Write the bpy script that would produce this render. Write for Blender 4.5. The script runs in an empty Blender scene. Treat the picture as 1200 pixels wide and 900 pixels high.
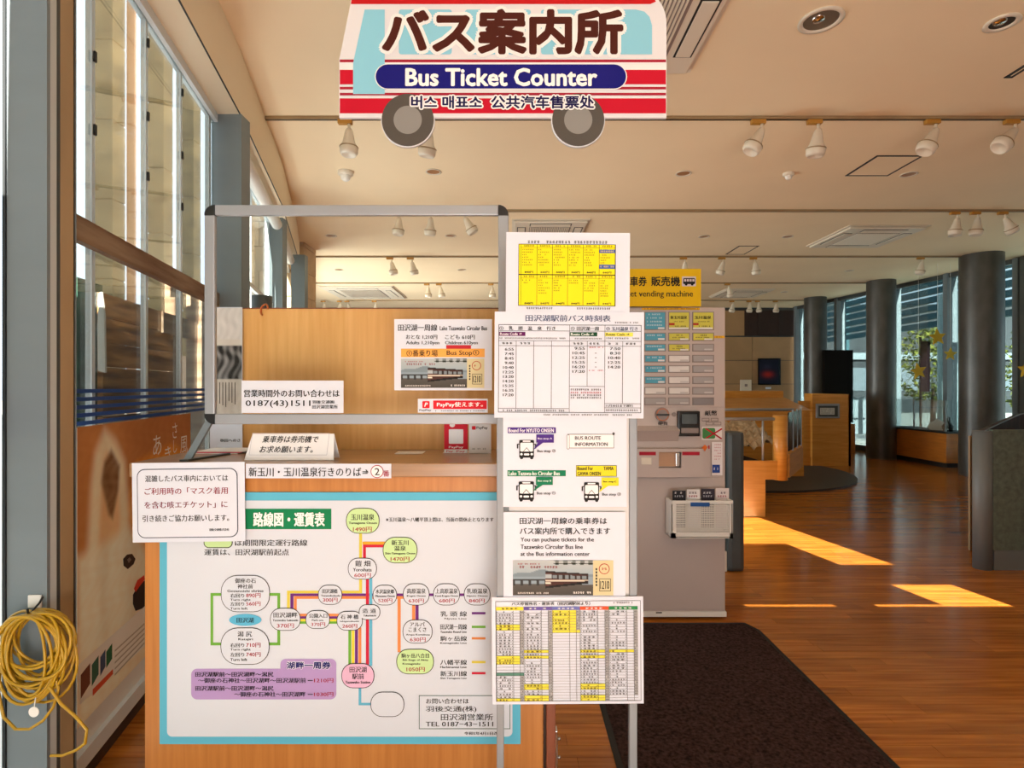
import bpy, bmesh, math, random
from mathutils import Vector, Matrix
random.seed(7)
C = bpy.context.scene
COL = C.collection
# ---------------------------------------------------------------- camera
F, CX, HY, H0 = 650.0, 600.0, 454.0, 1.4
cam = bpy.data.cameras.new('camera'); cam.sensor_width = 36; cam.lens = F/1200*36
cam.shift_y = 4/1200; cam.clip_start = .05; cam.clip_end = 300
co = bpy.data.objects.new('camera', cam); COL.objects.link(co)
co.location = (0, 0, H0); co.rotation_euler = (math.pi/2, 0, 0); C.camera = co
# ---------------------------------------------------------------- world, sun, added fill lamps
w = bpy.data.worlds.new('sky'); C.world = w; w.use_nodes = True
bg = w.node_tree.nodes['Background']; bg.inputs[0].default_value = (.80, .90, 1, 1); bg.inputs[1].default_value = 2.7
sd = bpy.data.lights.new('sun', 'SUN'); sd.energy = 46; sd.angle = math.radians(.12); sd.color = (1, .92, .80)
so = bpy.data.objects.new('sun', sd); COL.objects.link(so)
SUN = Vector((-.2268, 1, -.369)); so.rotation_euler = SUN.to_track_quat('-Z', 'Y').to_euler(); so.location = (3, -8, 6)
def area(name, loc, rot, sx, sy, e, col):
    d = bpy.data.lights.new(name, 'AREA'); d.shape = 'RECTANGLE'; d.size = sx; d.size_y = sy; d.energy = e; d.color = col
    o = bpy.data.objects.new(name, d); COL.objects.link(o); o.location = loc; o.rotation_euler = rot; return o
area('entrance_fill', (.1, -2.0, .6), (math.radians(160), 0, 0), 3.6, 1.5, 104, (.86, .93, 1))  # added fill lamp aimed up at the ceiling, standing in for daylight
def side(name, a, b, zc, h, tilt, e):
    d = Vector((b[0]-a[0], b[1]-a[1], 0)).normalized(); n = Vector((d.y, -d.x, 0)); t = math.radians(tilt); v = n*math.cos(t)+Vector((0, 0, 1))*math.sin(t)
    up = d.cross(v); m = Matrix((d, up, -v)).transposed()
    if m.determinant() < 0: m = Matrix((-d, up, -v)).transposed()
    area(name, ((a[0]+b[0])/2, (a[1]+b[1])/2, zc), m.to_euler(), (Vector(a)-Vector(b)).length, h, e, (1, .96, .89))
side('far_left_fill', (-3.75, 8.0), (-4.9, 11.8), 1.25, 1.6, 38, 400)  # added fill lamp outside the glass, brightens the far ceiling
side('near_left_fill', (-2.35, 4.5), (-2.6, 5.4), .75, .9, 50, 85)  # added fill lamp hidden by the counter, brightens the ceiling behind it
V = C.view_settings; V.view_transform = 'Standard'; V.look = 'None'; V.gamma = 1; V.use_curve_mapping = False; V.exposure = 0.0

# ---------------------------------------------------------------- helpers
def X(px, z): return (px-CX)/F*z
def Z(py, z): return H0-(py-HY)/F*z
def lin(h):
    h = h.lstrip('#'); c = [int(h[i:i+2], 16)/255 for i in (0, 2, 4)]
    return tuple((v/12.92 if v <= .04045 else ((v+.055)/1.055)**2.4) for v in c)+(1,)
M = {}
def mat(name, hexc, rough=.5, metal=0, var=0, scale=(8, 8, 8), bump=0, spec=.5, coat=0, trans=0, emit=0, hex2=None, rand=0):
    if name in M: return M[name]
    m = bpy.data.materials.new(name); m.use_nodes = True; M[name] = m
    nt = m.node_tree; b = nt.nodes['Principled BSDF']; c = lin(hexc)
    b.inputs['Base Color'].default_value = c; b.inputs['Roughness'].default_value = rough; b.inputs['Metallic'].default_value = metal
    b.inputs['Specular IOR Level'].default_value = spec; b.inputs['Coat Weight'].default_value = coat; b.inputs['Coat Roughness'].default_value = .12
    b.inputs['Transmission Weight'].default_value = trans
    if emit: b.inputs['Emission Color'].default_value = c; b.inputs['Emission Strength'].default_value = emit
    if var or bump or rand:
        tc = nt.nodes.new('ShaderNodeTexCoord'); mp = nt.nodes.new('ShaderNodeMapping'); mp.inputs['Scale'].default_value = scale
        nt.links.new(tc.outputs['Object'], mp.inputs[0]); no = nt.nodes.new('ShaderNodeTexNoise'); no.inputs['Scale'].default_value = 1
        no.inputs['Detail'].default_value = 6; nt.links.new(mp.outputs[0], no.inputs['Vector'])
        if rand:
            oi = nt.nodes.new('ShaderNodeObjectInfo'); ad = nt.nodes.new('ShaderNodeVectorMath'); ad.operation = 'SCALE'; ad.inputs[3].default_value = 40
            cb = nt.nodes.new('ShaderNodeCombineXYZ'); nt.links.new(oi.outputs['Random'], cb.inputs[0]); nt.links.new(oi.outputs['Random'], cb.inputs[1])
            nt.links.new(cb.outputs[0], ad.inputs[0]); nt.links.new(ad.outputs[0], mp.inputs['Location'])
        if var or rand:
            r = nt.nodes.new('ShaderNodeValToRGB'); c2 = lin(hex2) if hex2 else tuple(max(0, v*(1-var)) for v in c[:3])+(1,)
            r.color_ramp.elements[0].position = .32; r.color_ramp.elements[0].color = c2
            r.color_ramp.elements[1].position = .68; r.color_ramp.elements[1].color = c
            nt.links.new(no.outputs['Fac'], r.inputs[0]); out = r.outputs[0]
            if rand:
                hs = nt.nodes.new('ShaderNodeHueSaturation'); mr = nt.nodes.new('ShaderNodeMapRange')
                mr.inputs['To Min'].default_value = 1-rand; mr.inputs['To Max'].default_value = 1+rand
                nt.links.new(oi.outputs['Random'], mr.inputs[0]); nt.links.new(mr.outputs[0], hs.inputs['Value']); nt.links.new(out, hs.inputs['Color']); out = hs.outputs[0]
            nt.links.new(out, b.inputs['Base Color'])
        if bump:
            bp = nt.nodes.new('ShaderNodeBump'); bp.inputs['Strength'].default_value = bump; bp.inputs['Distance'].default_value = .01
            nt.links.new(no.outputs['Fac'], bp.inputs['Height']); nt.links.new(bp.outputs[0], b.inputs['Normal'])
    return m
def ink(h): return mat('ink_'+h.lstrip('#'), h, .6, spec=.2)
def glassmat(name, tint=(1, 1, 1), gl=.5, f=1.45):
    m = bpy.data.materials.new(name); m.use_nodes = True; nt = m.node_tree; nt.nodes.clear()
    o = nt.nodes.new('ShaderNodeOutputMaterial'); mx = nt.nodes.new('ShaderNodeMixShader'); t = nt.nodes.new('ShaderNodeBsdfTransparent')
    g = nt.nodes.new('ShaderNodeBsdfGlossy'); g.inputs['Roughness'].default_value = .02; fr = nt.nodes.new('ShaderNodeFresnel'); fr.inputs[0].default_value = f
    ml = nt.nodes.new('ShaderNodeMath'); ml.operation = 'MULTIPLY'; ml.inputs[1].default_value = gl
    t.inputs[0].default_value = tint+(1,); nt.links.new(fr.outputs[0], ml.inputs[0]); nt.links.new(ml.outputs[0], mx.inputs[0])
    nt.links.new(t.outputs[0], mx.inputs[1]); nt.links.new(g.outputs[0], mx.inputs[2]); nt.links.new(mx.outputs[0], o.inputs[0]); M[name] = m; return m
def colmat(name='printed_photo'):
    m = bpy.data.materials.new(name); m.use_nodes = True; nt = m.node_tree; b = nt.nodes['Principled BSDF']; a = nt.nodes.new('ShaderNodeVertexColor'); a.layer_name = 'col'
    nt.links.new(a.outputs[0], b.inputs['Base Color']); b.inputs['Roughness'].default_value = .6; b.inputs['Specular IOR Level'].default_value = .2; M[name] = m; return m

class MB:
    def __init__(s): s.v = []; s.f = []; s.m = []; s.cur = 0; s.smooth = []; s.sm = False; s.col = None
    def face(s, idx): s.f.append(tuple(idx)); s.m.append(s.cur); s.smooth.append(s.sm)
    def add(s, vs, fs):
        n = len(s.v); s.v += [tuple(p) for p in vs]
        for f in fs: s.face([n+i for i in f])
    def box(s, x0, x1, y0, y1, z0, z1, bev=0):
        if x0 > x1: x0, x1 = x1, x0
        if y0 > y1: y0, y1 = y1, y0
        if z0 > z1: z0, z1 = z1, z0
        if bev:
            bm = bmesh.new(); bmesh.ops.create_cube(bm, size=1)
            for v in bm.verts: v.co = Vector(((x0+x1)/2+v.co.x*(x1-x0), (y0+y1)/2+v.co.y*(y1-y0), (z0+z1)/2+v.co.z*(z1-z0)))
            bmesh.ops.bevel(bm, geom=bm.edges[:], offset=min(bev, .45*min(x1-x0, y1-y0, z1-z0)), segments=2, affect='EDGES', profile=.6)
            bm.verts.index_update(); s.add([v.co[:] for v in bm.verts], [[v.index for v in f.verts] for f in bm.faces]); bm.free(); return s
        s.add([(x0, y0, z0), (x1, y0, z0), (x1, y1, z0), (x0, y1, z0), (x0, y0, z1), (x1, y0, z1), (x1, y1, z1), (x0, y1, z1)],
              [(0, 3, 2, 1), (4, 5, 6, 7), (0, 1, 5, 4), (1, 2, 6, 5), (2, 3, 7, 6), (3, 0, 4, 7)]); return s
    def cyl(s, p0, p1, r0, r1=None, n=16, cap=True):
        r1 = r0 if r1 is None else r1; p0 = Vector(p0); p1 = Vector(p1); d = (p1-p0).normalized()
        a = d.orthogonal().normalized(); b = d.cross(a); vs = []
        for p, r in ((p0, r0), (p1, r1)):
            for i in range(n): t = 2*math.pi*i/n; vs.append(p+a*math.cos(t)*r+b*math.sin(t)*r)
        o = s.sm; s.sm = True; s.add(vs, [(i, (i+1) % n, n+(i+1) % n, n+i) for i in range(n)]); s.sm = False
        if cap: k = len(s.v)-2*n; s.face([k+i for i in range(n)][::-1]); s.face([k+n+i for i in range(n)])
        s.sm = o; return s
    def lathe(s, prof, c=(0, 0, 0), n=20, mtx=None):
        vs = []; fs = []
        for r, z in prof:
            for i in range(n):
                t = 2*math.pi*i/n; p = Vector((r*math.cos(t), r*math.sin(t), z)); p = (mtx @ p if mtx else p)+Vector(c); vs.append(p)
        for k in range(len(prof)-1):
            for i in range(n): fs.append((k*n+i, k*n+(i+1) % n, (k+1)*n+(i+1) % n, (k+1)*n+i))
        o = s.sm; s.sm = True; s.add(vs, fs); s.sm = o; return s
    def tube(s, pts, r, n=7, close=False):
        pts = [Vector(p) for p in pts]; N = len(pts); vs = []; up = None
        for i, p in enumerate(pts):
            a = pts[(i-1) % N] if (close or i) else p; b = pts[(i+1) % N] if (close or i < N-1) else p
            d = (b-a).normalized(); e = (up-d*up.dot(d)).normalized() if up else d.orthogonal().normalized(); up = e; g = d.cross(e)
            for k in range(n): t = 2*math.pi*k/n; vs.append(p+e*math.cos(t)*r+g*math.sin(t)*r)
        fs = []
        for i in range(N if close else N-1):
            j = (i+1) % N
            for k in range(n): fs.append((i*n+k, i*n+(k+1) % n, j*n+(k+1) % n, j*n+k))
        o = s.sm; s.sm = True; s.add(vs, fs); s.sm = o; return s
    def prism(s, poly, z0, z1):      # poly in XY
        n = len(poly); s.add([(x, y, z0) for x, y in poly]+[(x, y, z1) for x, y in poly],
            [tuple(range(n))[::-1], tuple(range(n, 2*n))]+[(i, (i+1) % n, n+(i+1) % n, n+i) for i in range(n)]); return s
    def prismy(s, poly, y0, y1):     # poly in XZ
        n = len(poly); s.add([(x, y0, z) for x, z in poly]+[(x, y1, z) for x, z in poly],
            [tuple(range(n)), tuple(range(n, 2*n))[::-1]]+[(i, n+i, n+(i+1) % n, (i+1) % n) for i in range(n)]); return s
    def hexa(s, p8): s.add(p8, [(0, 3, 2, 1), (4, 5, 6, 7), (0, 1, 5, 4), (1, 2, 6, 5), (2, 3, 7, 6), (3, 0, 4, 7)]); return s
    def strip(s, a, b, z0, z1, th):   # vertical slab along a->b, thickness th to the right side of a->b when positive
        a = Vector(a); b = Vector(b); d = (b-a).normalized(); n = Vector((d.y, -d.x))*th
        q = [a, b, b+n, a+n]; s.prism([tuple(p) for p in q], z0, z1); return s
    def mesh(s, name, mats, org=(0, 0, 0)):
        me = bpy.data.meshes.new(name); me.from_pydata([(a-org[0], b-org[1], c-org[2]) for a, b, c in s.v], [], s.f)
        for m in (mats if isinstance(mats, (list, tuple)) else [mats]): me.materials.append(m)
        me.polygons.foreach_set('material_index', s.m); me.polygons.foreach_set('use_smooth', s.smooth)
        if s.col:
            ca = me.color_attributes.new('col', 'FLOAT_COLOR', 'POINT'); full = s.col+[(0, 0, 0, 1)]*(len(s.v)-len(s.col))
            for i, c in enumerate(full): ca.data[i].color = c
        bm = bmesh.new(); bm.from_mesh(me)
        if not s.col and not getattr(s, 'noflip', False): bmesh.ops.recalc_face_normals(bm, faces=bm.faces[:])
        bm.to_mesh(me); bm.free(); me.update(); return me
    def build(s, name, mats, parent=None, org=None):
        if org is None: org = tuple(parent['_org']) if parent is not None else (0, 0, 0)
        o = bpy.data.objects.new(name, s.mesh(name, mats, org)); COL.objects.link(o)
        if parent is not None: o.parent = parent
        else: o.location = org
        o['_org'] = org; return o
def tag(o, label=None, cat=None, group=None, kind=None):
    for k, v in (('label', label), ('category', cat), ('group', group), ('kind', kind)):
        if v: o[k] = v
    return o
def empty(name, loc, label, cat, group=None):
    o = bpy.data.objects.new(name, None); COL.objects.link(o); o.location = loc; o.empty_display_size = .1; o['_org'] = tuple(loc); return tag(o, label, cat, group)
def struct(o): o['kind'] = 'structure'; return o
def B(*a, bev=0): return MB().box(*a, bev=bev)
def copy_tree(o, parent=None):
    c = o.copy(); COL.objects.link(c)
    if parent is not None: c.parent = parent
    for ch in [k for k in KIDS.get(o.name, [])]: copy_tree(ch, c)
    return c
KIDS = {}
def reg(root):
    for o in [o for o in COL.objects if o.parent == root]: KIDS.setdefault(root.name, []).append(o); reg(o)

def translucent(name, attr=None, col='#f4efe4'):
    m = bpy.data.materials.new(name); m.use_nodes = True; nt = m.node_tree; b = nt.nodes['Principled BSDF']; b.inputs['Roughness'].default_value = .5
    t = nt.nodes.new('ShaderNodeBsdfTranslucent'); mx = nt.nodes.new('ShaderNodeMixShader'); mx.inputs[0].default_value = .45
    if attr: a = nt.nodes.new('ShaderNodeVertexColor'); a.layer_name = attr; nt.links.new(a.outputs[0], b.inputs['Base Color']); nt.links.new(a.outputs[0], t.inputs[0])
    else: b.inputs['Base Color'].default_value = lin(col); t.inputs[0].default_value = lin(col)
    nt.links.new(b.outputs[0], mx.inputs[1]); nt.links.new(t.outputs[0], mx.inputs[2]); nt.links.new(mx.outputs[0], nt.nodes['Material Output'].inputs[0]); M[name] = m; return m
# --- text
TX = {}
def glyphs(s, bold=0., sp=1.0, shear=0.):
    k = (s, bold, sp, shear)
    if k in TX: return TX[k]
    cu = bpy.data.curves.new('t', 'FONT'); cu.body = s; cu.offset = bold; cu.resolution_u = 2; cu.space_character = sp; cu.shear = shear; cu.fill_mode = 'FRONT'
    ob = bpy.data.objects.new('t', cu); me = bpy.data.meshes.new_from_object(ob)
    v = [(p.co.x, p.co.y) for p in me.vertices]; f = [tuple(p.vertices) for p in me.polygons]
    bpy.data.objects.remove(ob); bpy.data.curves.remove(cu); bpy.data.meshes.remove(me)
    if not v: v = [(0, 0), (1, 0), (0, 1)]; f = []
    x0 = min(a for a, b in v); x1 = max(a for a, b in v); y0 = min(b for a, b in v); y1 = max(b for a, b in v)
    TX[k] = (v, f, x0, y0, max(x1-x0, 1e-6), max(y1-y0, 1e-6)); return TX[k]

class Print:
    """collects flat ink shapes given in photo measurements on a plane"""
    def __init__(s, mp): s.mp = mp; s.mb = MB(); s.mb.noflip = True; s.mats = []
    def use(s, c):
        m = ink(c) if isinstance(c, str) else c
        if m not in s.mats: s.mats.append(m)
        s.mb.cur = s.mats.index(m)
    def bump(s, l): s.k = (getattr(s, 'k', 0)+1) % 60; return l+s.k*.011
    def poly(s, pts, c, l=1):
        s.use(c); l = s.bump(l); s.mb.add([s.mp(x, y, l) for x, y in pts], [tuple(range(len(pts)))[::-1]])
    def rect(s, x0, y0, x1, y1, c, l=1): s.poly([(x0, y0), (x1, y0), (x1, y1), (x0, y1)], c, l)
    def rr(s, x0, y0, x1, y1, r, c, l=1):
        r = min(r, (x1-x0)/2, (y1-y0)/2); p = []
        for cx, cy, a in ((x1-r, y0+r, -90), (x1-r, y1-r, 0), (x0+r, y1-r, 90), (x0+r, y0+r, 180)):
            for k in range(7): t = math.radians(a+k*15); p.append((cx+r*math.cos(t), cy+r*math.sin(t)))
        s.poly(p, c, l)
    def ell(s, cx, cy, rx, ry, c, l=1, n=28): s.poly([(cx+rx*math.cos(2*math.pi*i/n), cy+ry*math.sin(2*math.pi*i/n)) for i in range(n)], c, l)
    def frame(s, x0, y0, x1, y1, t, c, l=1):
        s.rect(x0, y0, x1, y0+t, c, l); s.rect(x0, y1-t, x1, y1, c, l); s.rect(x0, y0, x0+t, y1, c, l); s.rect(x1-t, y0, x1, y1, c, l)
    def text(s, t, x0, y0, x1, y1, c='#1a1a1a', bold=.008, l=2, sp=1., shear=0., rad=None):
        v, f, a, b, w_, h_ = glyphs(t, 0, sp, shear); s.use(c); H = y1-y0; r = rad if rad is not None else max(0, bold)*H*1.3; r = max(r, .14) if rad is None and 2.2 < H < 12 else r
        q = [(0, 0)] if r < .02 else [(-r, 0), (r, 0)] if r < .25 else [(r*math.cos(k*math.pi/3), r*math.sin(k*math.pi/3)) for k in range(6)] if r < 1.2 else [(r*math.cos(k*math.pi/7), r*math.sin(k*math.pi/7)) for k in range(14)]+[(r*.5*math.cos(k*math.pi/3), r*.5*math.sin(k*math.pi/3)) for k in range(6)]
        if rad is None: x0 += r; x1 -= r; y0 += r*.8; y1 -= r*.8
        for dx, dy in q:
            lo = s.bump(l); s.mb.add([s.mp(x0+(x-a)/w_*(x1-x0)+dx, y1-(y-b)/h_*(y1-y0)+dy, lo) for x, y in v], f)
    def marks(s, x0, x1, y, h, c='#333333', n=None, l=2):   # rows too small to read
        n = n or max(1, int((x1-x0)/(h*1.05))); p = (x1-x0)/n; s.use(c)
        for i in range(n):
            if random.random() < .12: continue
            a = x0+i*p
            for q in range(3):
                u = a+random.random()*p*.25; e = a+p*(.6+.25*random.random()); yy = y-h/2+h*(q+.1)/3
                s.rect(u, yy, e, yy+h*.17, c, l)
            u = a+p*random.uniform(.2, .6); s.rect(u, y-h/2, u+p*.14, y+h/2, c, l)
    def photo(s, x0, y0, x1, y1, fn, nx=60, ny=30, l=1, m=None):
        s.use(m or M['printed_photo']); base = len(s.mb.v)
        if s.mb.col is None: s.mb.col = []
        s.mb.col += [(0, 0, 0, 1)]*(base-len(s.mb.col)); vs = []
        for j in range(ny+1):
            for i in range(nx+1):
                u, v = i/nx, j/ny; vs.append(s.mp(x0+u*(x1-x0), y0+v*(y1-y0), l)); c = fn(u, v); s.mb.col.append(tuple(c)+(1,) if len(c) == 3 else c)
        s.mb.add(vs, [(j*(nx+1)+i, (j+1)*(nx+1)+i, (j+1)*(nx+1)+i+1, j*(nx+1)+i+1) for j in range(ny) for i in range(nx)])
    def done(s, parent, name='print'):
        if s.mb.v: return s.mb.build(name, s.mats, parent)
def frontal(z, rot=0, c=(0, 0), step=.0005):
    ca, sa = math.cos(rot), math.sin(rot)
    def f(px, py, l):
        if rot: dx, dy = px-c[0], py-c[1]; px, py = c[0]+dx*ca-dy*sa, c[1]+dx*sa+dy*ca
        return (X(px, z), z-l*step-.0006, Z(py, z))
    return f
def sheet(name, label, cat, x0, y0, x1, y1, z, rot=0, m=None, th=.0012, group=None, curl=.0):
    """a paper sheet (mesh root) and its Print"""
    mp = frontal(z, rot, ((x0+x1)/2, (y0+y1)/2)); mb = MB(); n = 10
    pts = []
    for yy, zz in ((0, 0), (th, 0)):
        for (a, b) in ((x0, y1), (x1, y1), (x1, y0), (x0, y0)): p = mp(a, b, 0); pts.append((p[0], z+yy, p[2]))
    mb.hexa([pts[0], pts[1], pts[2], pts[3], pts[4], pts[5], pts[6], pts[7]])
    o = mb.build(name, m or M['paper'], None, (X((x0+x1)/2, z), z, Z(y1, z))); tag(o, label, cat, group); return o, Print(mp)

colmat(); G = glassmat('clear_glass', (.93, .97, .97), .5); glassmat('acrylic', (.975, .98, .975), .55, 1.4)
mat('paper', '#dce2ee', .5, spec=.25); mat('paper_matte', '#efeeee', .6); mat('white_paint', '#ece9e2', .45)
mat('ceiling_paint', '#f8e4c2', .75, var=.04, scale=(1.5, 1.5, 1.5)); mat('bulkhead_paint', '#f6e8cc', .7)
mat('steel_grey', '#7d888e', .42, .25, var=.08, scale=(2, 2, 9)); mat('steel_dark', '#4d5354', .4, .3, var=.2, scale=(3, 3, 6))
mat('tan_frame', '#a58c68', .5, var=.2, scale=(6, 6, 2)); mat('white_frame', '#dfe6ea', .4); mat('gasket', '#1f2326', .5)
mat('alu', '#a4a9af', .45, .4); mat('black_plastic', '#161616', .4); mat('wood_counter', '#c5833f', .42, var=.15, scale=(60, 60, 3), bump=.02, hex2='#b57331')
mat('wood_panel', '#eeb971', .4, scale=(50, 50, 3), var=.1, hex2='#e3a95e', bump=.02); mat('wood_top', '#a98158', .3, var=.3, scale=(3, 50, 50), coat=.4)
mat('red_brown', '#8d4a2a', .5, var=.2, scale=(40, 40, 3)); mat('dark_brown', '#3c2417', .6)
mat('old_wood', '#c48d54', .7, var=.5, scale=(3, 3, 30), bump=.4, rand=.25, hex2='#714521'); mat('old_beam', '#a08a72', .7, var=.4, scale=(2, 2, 22), bump=.3, hex2='#6f4f36')
mat('concrete', '#a08a62', .85, var=.35, scale=(2, 2, 3), bump=.3, hex2='#756547'); mat('concrete_dark', '#504f4b', .36, var=.45, scale=(5, 5, 2.5), bump=.05, hex2='#383733', spec=.6)
mat('stone', '#d5b48d', .8, var=.25, scale=(5, 5, 5), bump=.3, rand=.12); mat('ground', '#d8d4ca', .9, var=.12, scale=(1, 1, 1))
mat('oak', '#d99a45', .4, var=.15, scale=(3, 3, 30), hex2='#c8862f', coat=.2); mat('oak_orange', '#c77a28', .4, var=.2, scale=(4, 4, 30), coat=.3)
mat('fixture', '#e3d9c8', .4); mat('adapter', '#b88330', .5); mat('chrome', '#d0d0d0', .15, 1); mat('dark_hole', '#2b241d', .6)
mat('machine', '#c3b4ae', .42, var=.03, scale=(4, 4, 4)); mat('machine_dark', '#8f827e', .5); mat('black_gloss', '#131315', .2)
mat('teal', '#1f5560', .6, var=.2, scale=(2, 2, 2)); mat('leaf', '#8f8f35', .7, var=.4, scale=(3, 3, 3), hex2='#4f5a20'); mat('star', '#d8b51c', .5)
mat('mat_pile', '#4b3733', 1, var=.65, scale=(70, 70, 70), bump=1, hex2='#241815', spec=.1); mat('rubber', '#15130f', .7)
mat('grey_green', '#66736a', .7, var=.3, scale=(25, 25, 25), hex2='#4e5b53'); mat('post_grey', '#70777a', .5, .2); mat('tile', '#b08e66', .6, var=.12, scale=(3, 3, 3), rand=.05)
mat('frieze', '#35201a', .6, var=.3, scale=(9, 1, 9)); mat('cable', '#b8900e', .4, var=.1); mat('green_net', '#1d5a44', .7, var=.6, scale=(14, 14, 14), hex2='#0c2f22')
mat('blue_film', '#164a9c', .4)

# floor boards material
def floormat(name, bricks):
    m = bpy.data.materials.new(name); m.use_nodes = True; nt = m.node_tree; b = nt.nodes['Principled BSDF']; N = nt.nodes.new; L = nt.links.new
    tc = N('ShaderNodeTexCoord'); no = N('ShaderNodeTexNoise'); mp = N('ShaderNodeMapping'); mp.inputs['Scale'].default_value = (2.5, 45, 1); geo = N('ShaderNodeNewGeometry')
    L(geo.outputs['Position'], mp.inputs[0]); L(mp.outputs[0], no.inputs['Vector']); no.inputs['Scale'].default_value = 1; no.inputs['Detail'].default_value = 5
    r = N('ShaderNodeValToRGB'); r.color_ramp.elements[0].position = .3; r.color_ramp.elements[0].color = lin('#96541a'); r.color_ramp.elements[1].position = .75; r.color_ramp.elements[1].color = lin('#c47d30')
    L(no.outputs[0], r.inputs[0]); hs = N('ShaderNodeHueSaturation'); mr = N('ShaderNodeMapRange'); mr.inputs['To Min'].default_value = .8; mr.inputs['To Max'].default_value = 1.15
    if bricks:
        bt = N('ShaderNodeTexBrick'); bt.inputs['Scale'].default_value = 1; bt.inputs['Brick Width'].default_value = .91; bt.inputs['Row Height'].default_value = .07
        bt.inputs['Mortar Size'].default_value = .0012; bt.inputs['Color1'].default_value = (0, 0, 0, 1); bt.inputs['Color2'].default_value = (1, 1, 1, 1); bt.inputs['Mortar'].default_value = (0, 0, 0, 1)
        bt.offset_frequency = 2; bt.offset = .37; L(geo.outputs['Position'], bt.inputs[0]); L(bt.outputs[0], mr.inputs[0])
        mx = N('ShaderNodeMix'); mx.data_type = 'RGBA'; mx.inputs[7].default_value = lin('#4a2a10'); L(bt.outputs['Fac'], mx.inputs[0]); L(r.outputs[0], hs.inputs['Color']); L(hs.outputs[0], mx.inputs[6]); L(mx.outputs[2], b.inputs['Base Color'])
    else:
        oi = N('ShaderNodeObjectInfo'); L(oi.outputs['Random'], mr.inputs[0]); L(r.outputs[0], hs.inputs['Color']); L(hs.outputs[0], b.inputs['Base Color'])
    L(mr.outputs[0], hs.inputs['Value']); b.inputs['Roughness'].default_value = .17; b.inputs['Specular IOR Level'].default_value = .4
    bp = N('ShaderNodeBump'); bp.inputs['Strength'].default_value = .04; bp.inputs['Distance'].default_value = .01; n2 = N('ShaderNodeTexNoise'); n2.inputs['Scale'].default_value = 6; mp2 = N('ShaderNodeMapping'); mp2.inputs['Scale'].default_value = (.5, 2.4, 1)
    L(geo.outputs['Position'], mp2.inputs[0]); L(mp2.outputs[0], n2.inputs['Vector']); L(n2.outputs[0], bp.inputs['Height']); L(bp.outputs[0], b.inputs['Normal']); M[name] = m; return m
floormat('floor_far', True); floormat('floor_board', False)

# ================================================================ STRUCTURE
HC = 3.5; HB = 3.1                         # ceiling, window bulkhead
INL = [(-.64, -1.3), (-.92, 0), (-1.19, 1.2), (-1.46, 2.43), (-1.70, 3.49), (-2.14, 5.16), (-2.73, 7.04), (-4.1, 11.0), (-5.4, 14.6)]
INL = [(-.37, -2.5)]+INL[1:]
def inner(y):
    for (a, b), (c, d) in zip(INL, INL[1:]):
        if b <= y <= d: return a+(c-a)*(y-b)/(d-b)
    return INL[-1][0]
OFF = .19
def glx(y): return inner(y)-OFF
def onwall(px, off=0., ref=(-1.161, -.2077)):    # point of the near left glazing at an image column
    r = (px-CX)/F; z = (ref[0]+off)/(r-ref[1]); return r*z, z
fac = [(8.55, 6.0), (8.25, 9.0), (7.9, 11.6), (7.4, 14.5)]
NB0, NB1 = 1.89, 4.2
fl = MB(); poly = [(glx(y), y) for y in (-2.5, 0, 1.2, NB0)]
fl.prism(poly+[(9.0, NB0), (9.0, -2.5)], -.15, 0); fl.prism([(glx(NB0), NB0), (9, NB0), (9, NB1), (glx(NB1), NB1), (glx(3), 3)][::-1], -.15, -.013)
fl.prism([(9, NB1), (9, 6)]+fac+[(-5.6, 14.5)]+[(glx(y), y) for y in (11, 7.04, 5.16, NB1)], -.15, 0)
floor = struct(fl.build('floor', M['floor_far']))
bmesh_cache = {}
rows = round((NB1-NB0)/.07)
for r in range(rows):
    y0 = NB0+r*.07; x = glx(y0)+.02-random.random()*.3*0; first = True; xe = 4.3
    x = glx(y0+.07)+.004
    while x < xe:
        ln = .91 if not first else random.choice([.3, .5, .7, .91]); first = False
        k = ln
        if k not in bmesh_cache: bmesh_cache[k] = MB().box(.0006, ln-.0006, .0007, .0693, -.012, 0).mesh('floor_board', M['floor_board'])
        o = bpy.data.objects.new('floor_board', bmesh_cache[k]); o.location = (x, y0, random.uniform(-.0004, .0004)); COL.objects.link(o); o.parent = floor; x += ln
rest = MB().box(xe+.9, 9, NB0, NB1, -.012, 0)
rest.build('board_field', M['floor_far'], floor)['kind'] = 'stuff'
# ceiling
c = MB(); c.prism([(glx(y), y) for _, y in INL[:-1]]+[(-5.6, 14.6)]+[(7.5, 14.6), (8.0, 11.6), (8.35, 9), (8.65, 6.21), (9.1, 6.2), (9.1, -2.52)], HC, HC+.2)
ceiling = struct(c.build('ceiling', M['ceiling_paint']))
# bulkhead over windows with shadow gap
b_ = MB()
for (a, b), (c_, d) in zip(INL, INL[1:]):
    n = Vector((d-b, -(c_-a))).normalized()*OFF
    b_.prism([(a-n.x, b-n.y), (a, b), (c_, d), (c_-n.x, d-n.y)], HB, HC)
trim1 = struct(b_.build('trim_1', M['bulkhead_paint']))
g = MB()
for (a, b), (c_, d) in zip(INL, INL[1:]): g.strip((a-.004, b), (c_-.004, d), HB-.003, HB+.004, .006)
g.build('shadow_gap', M['gasket'], trim1)
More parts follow.
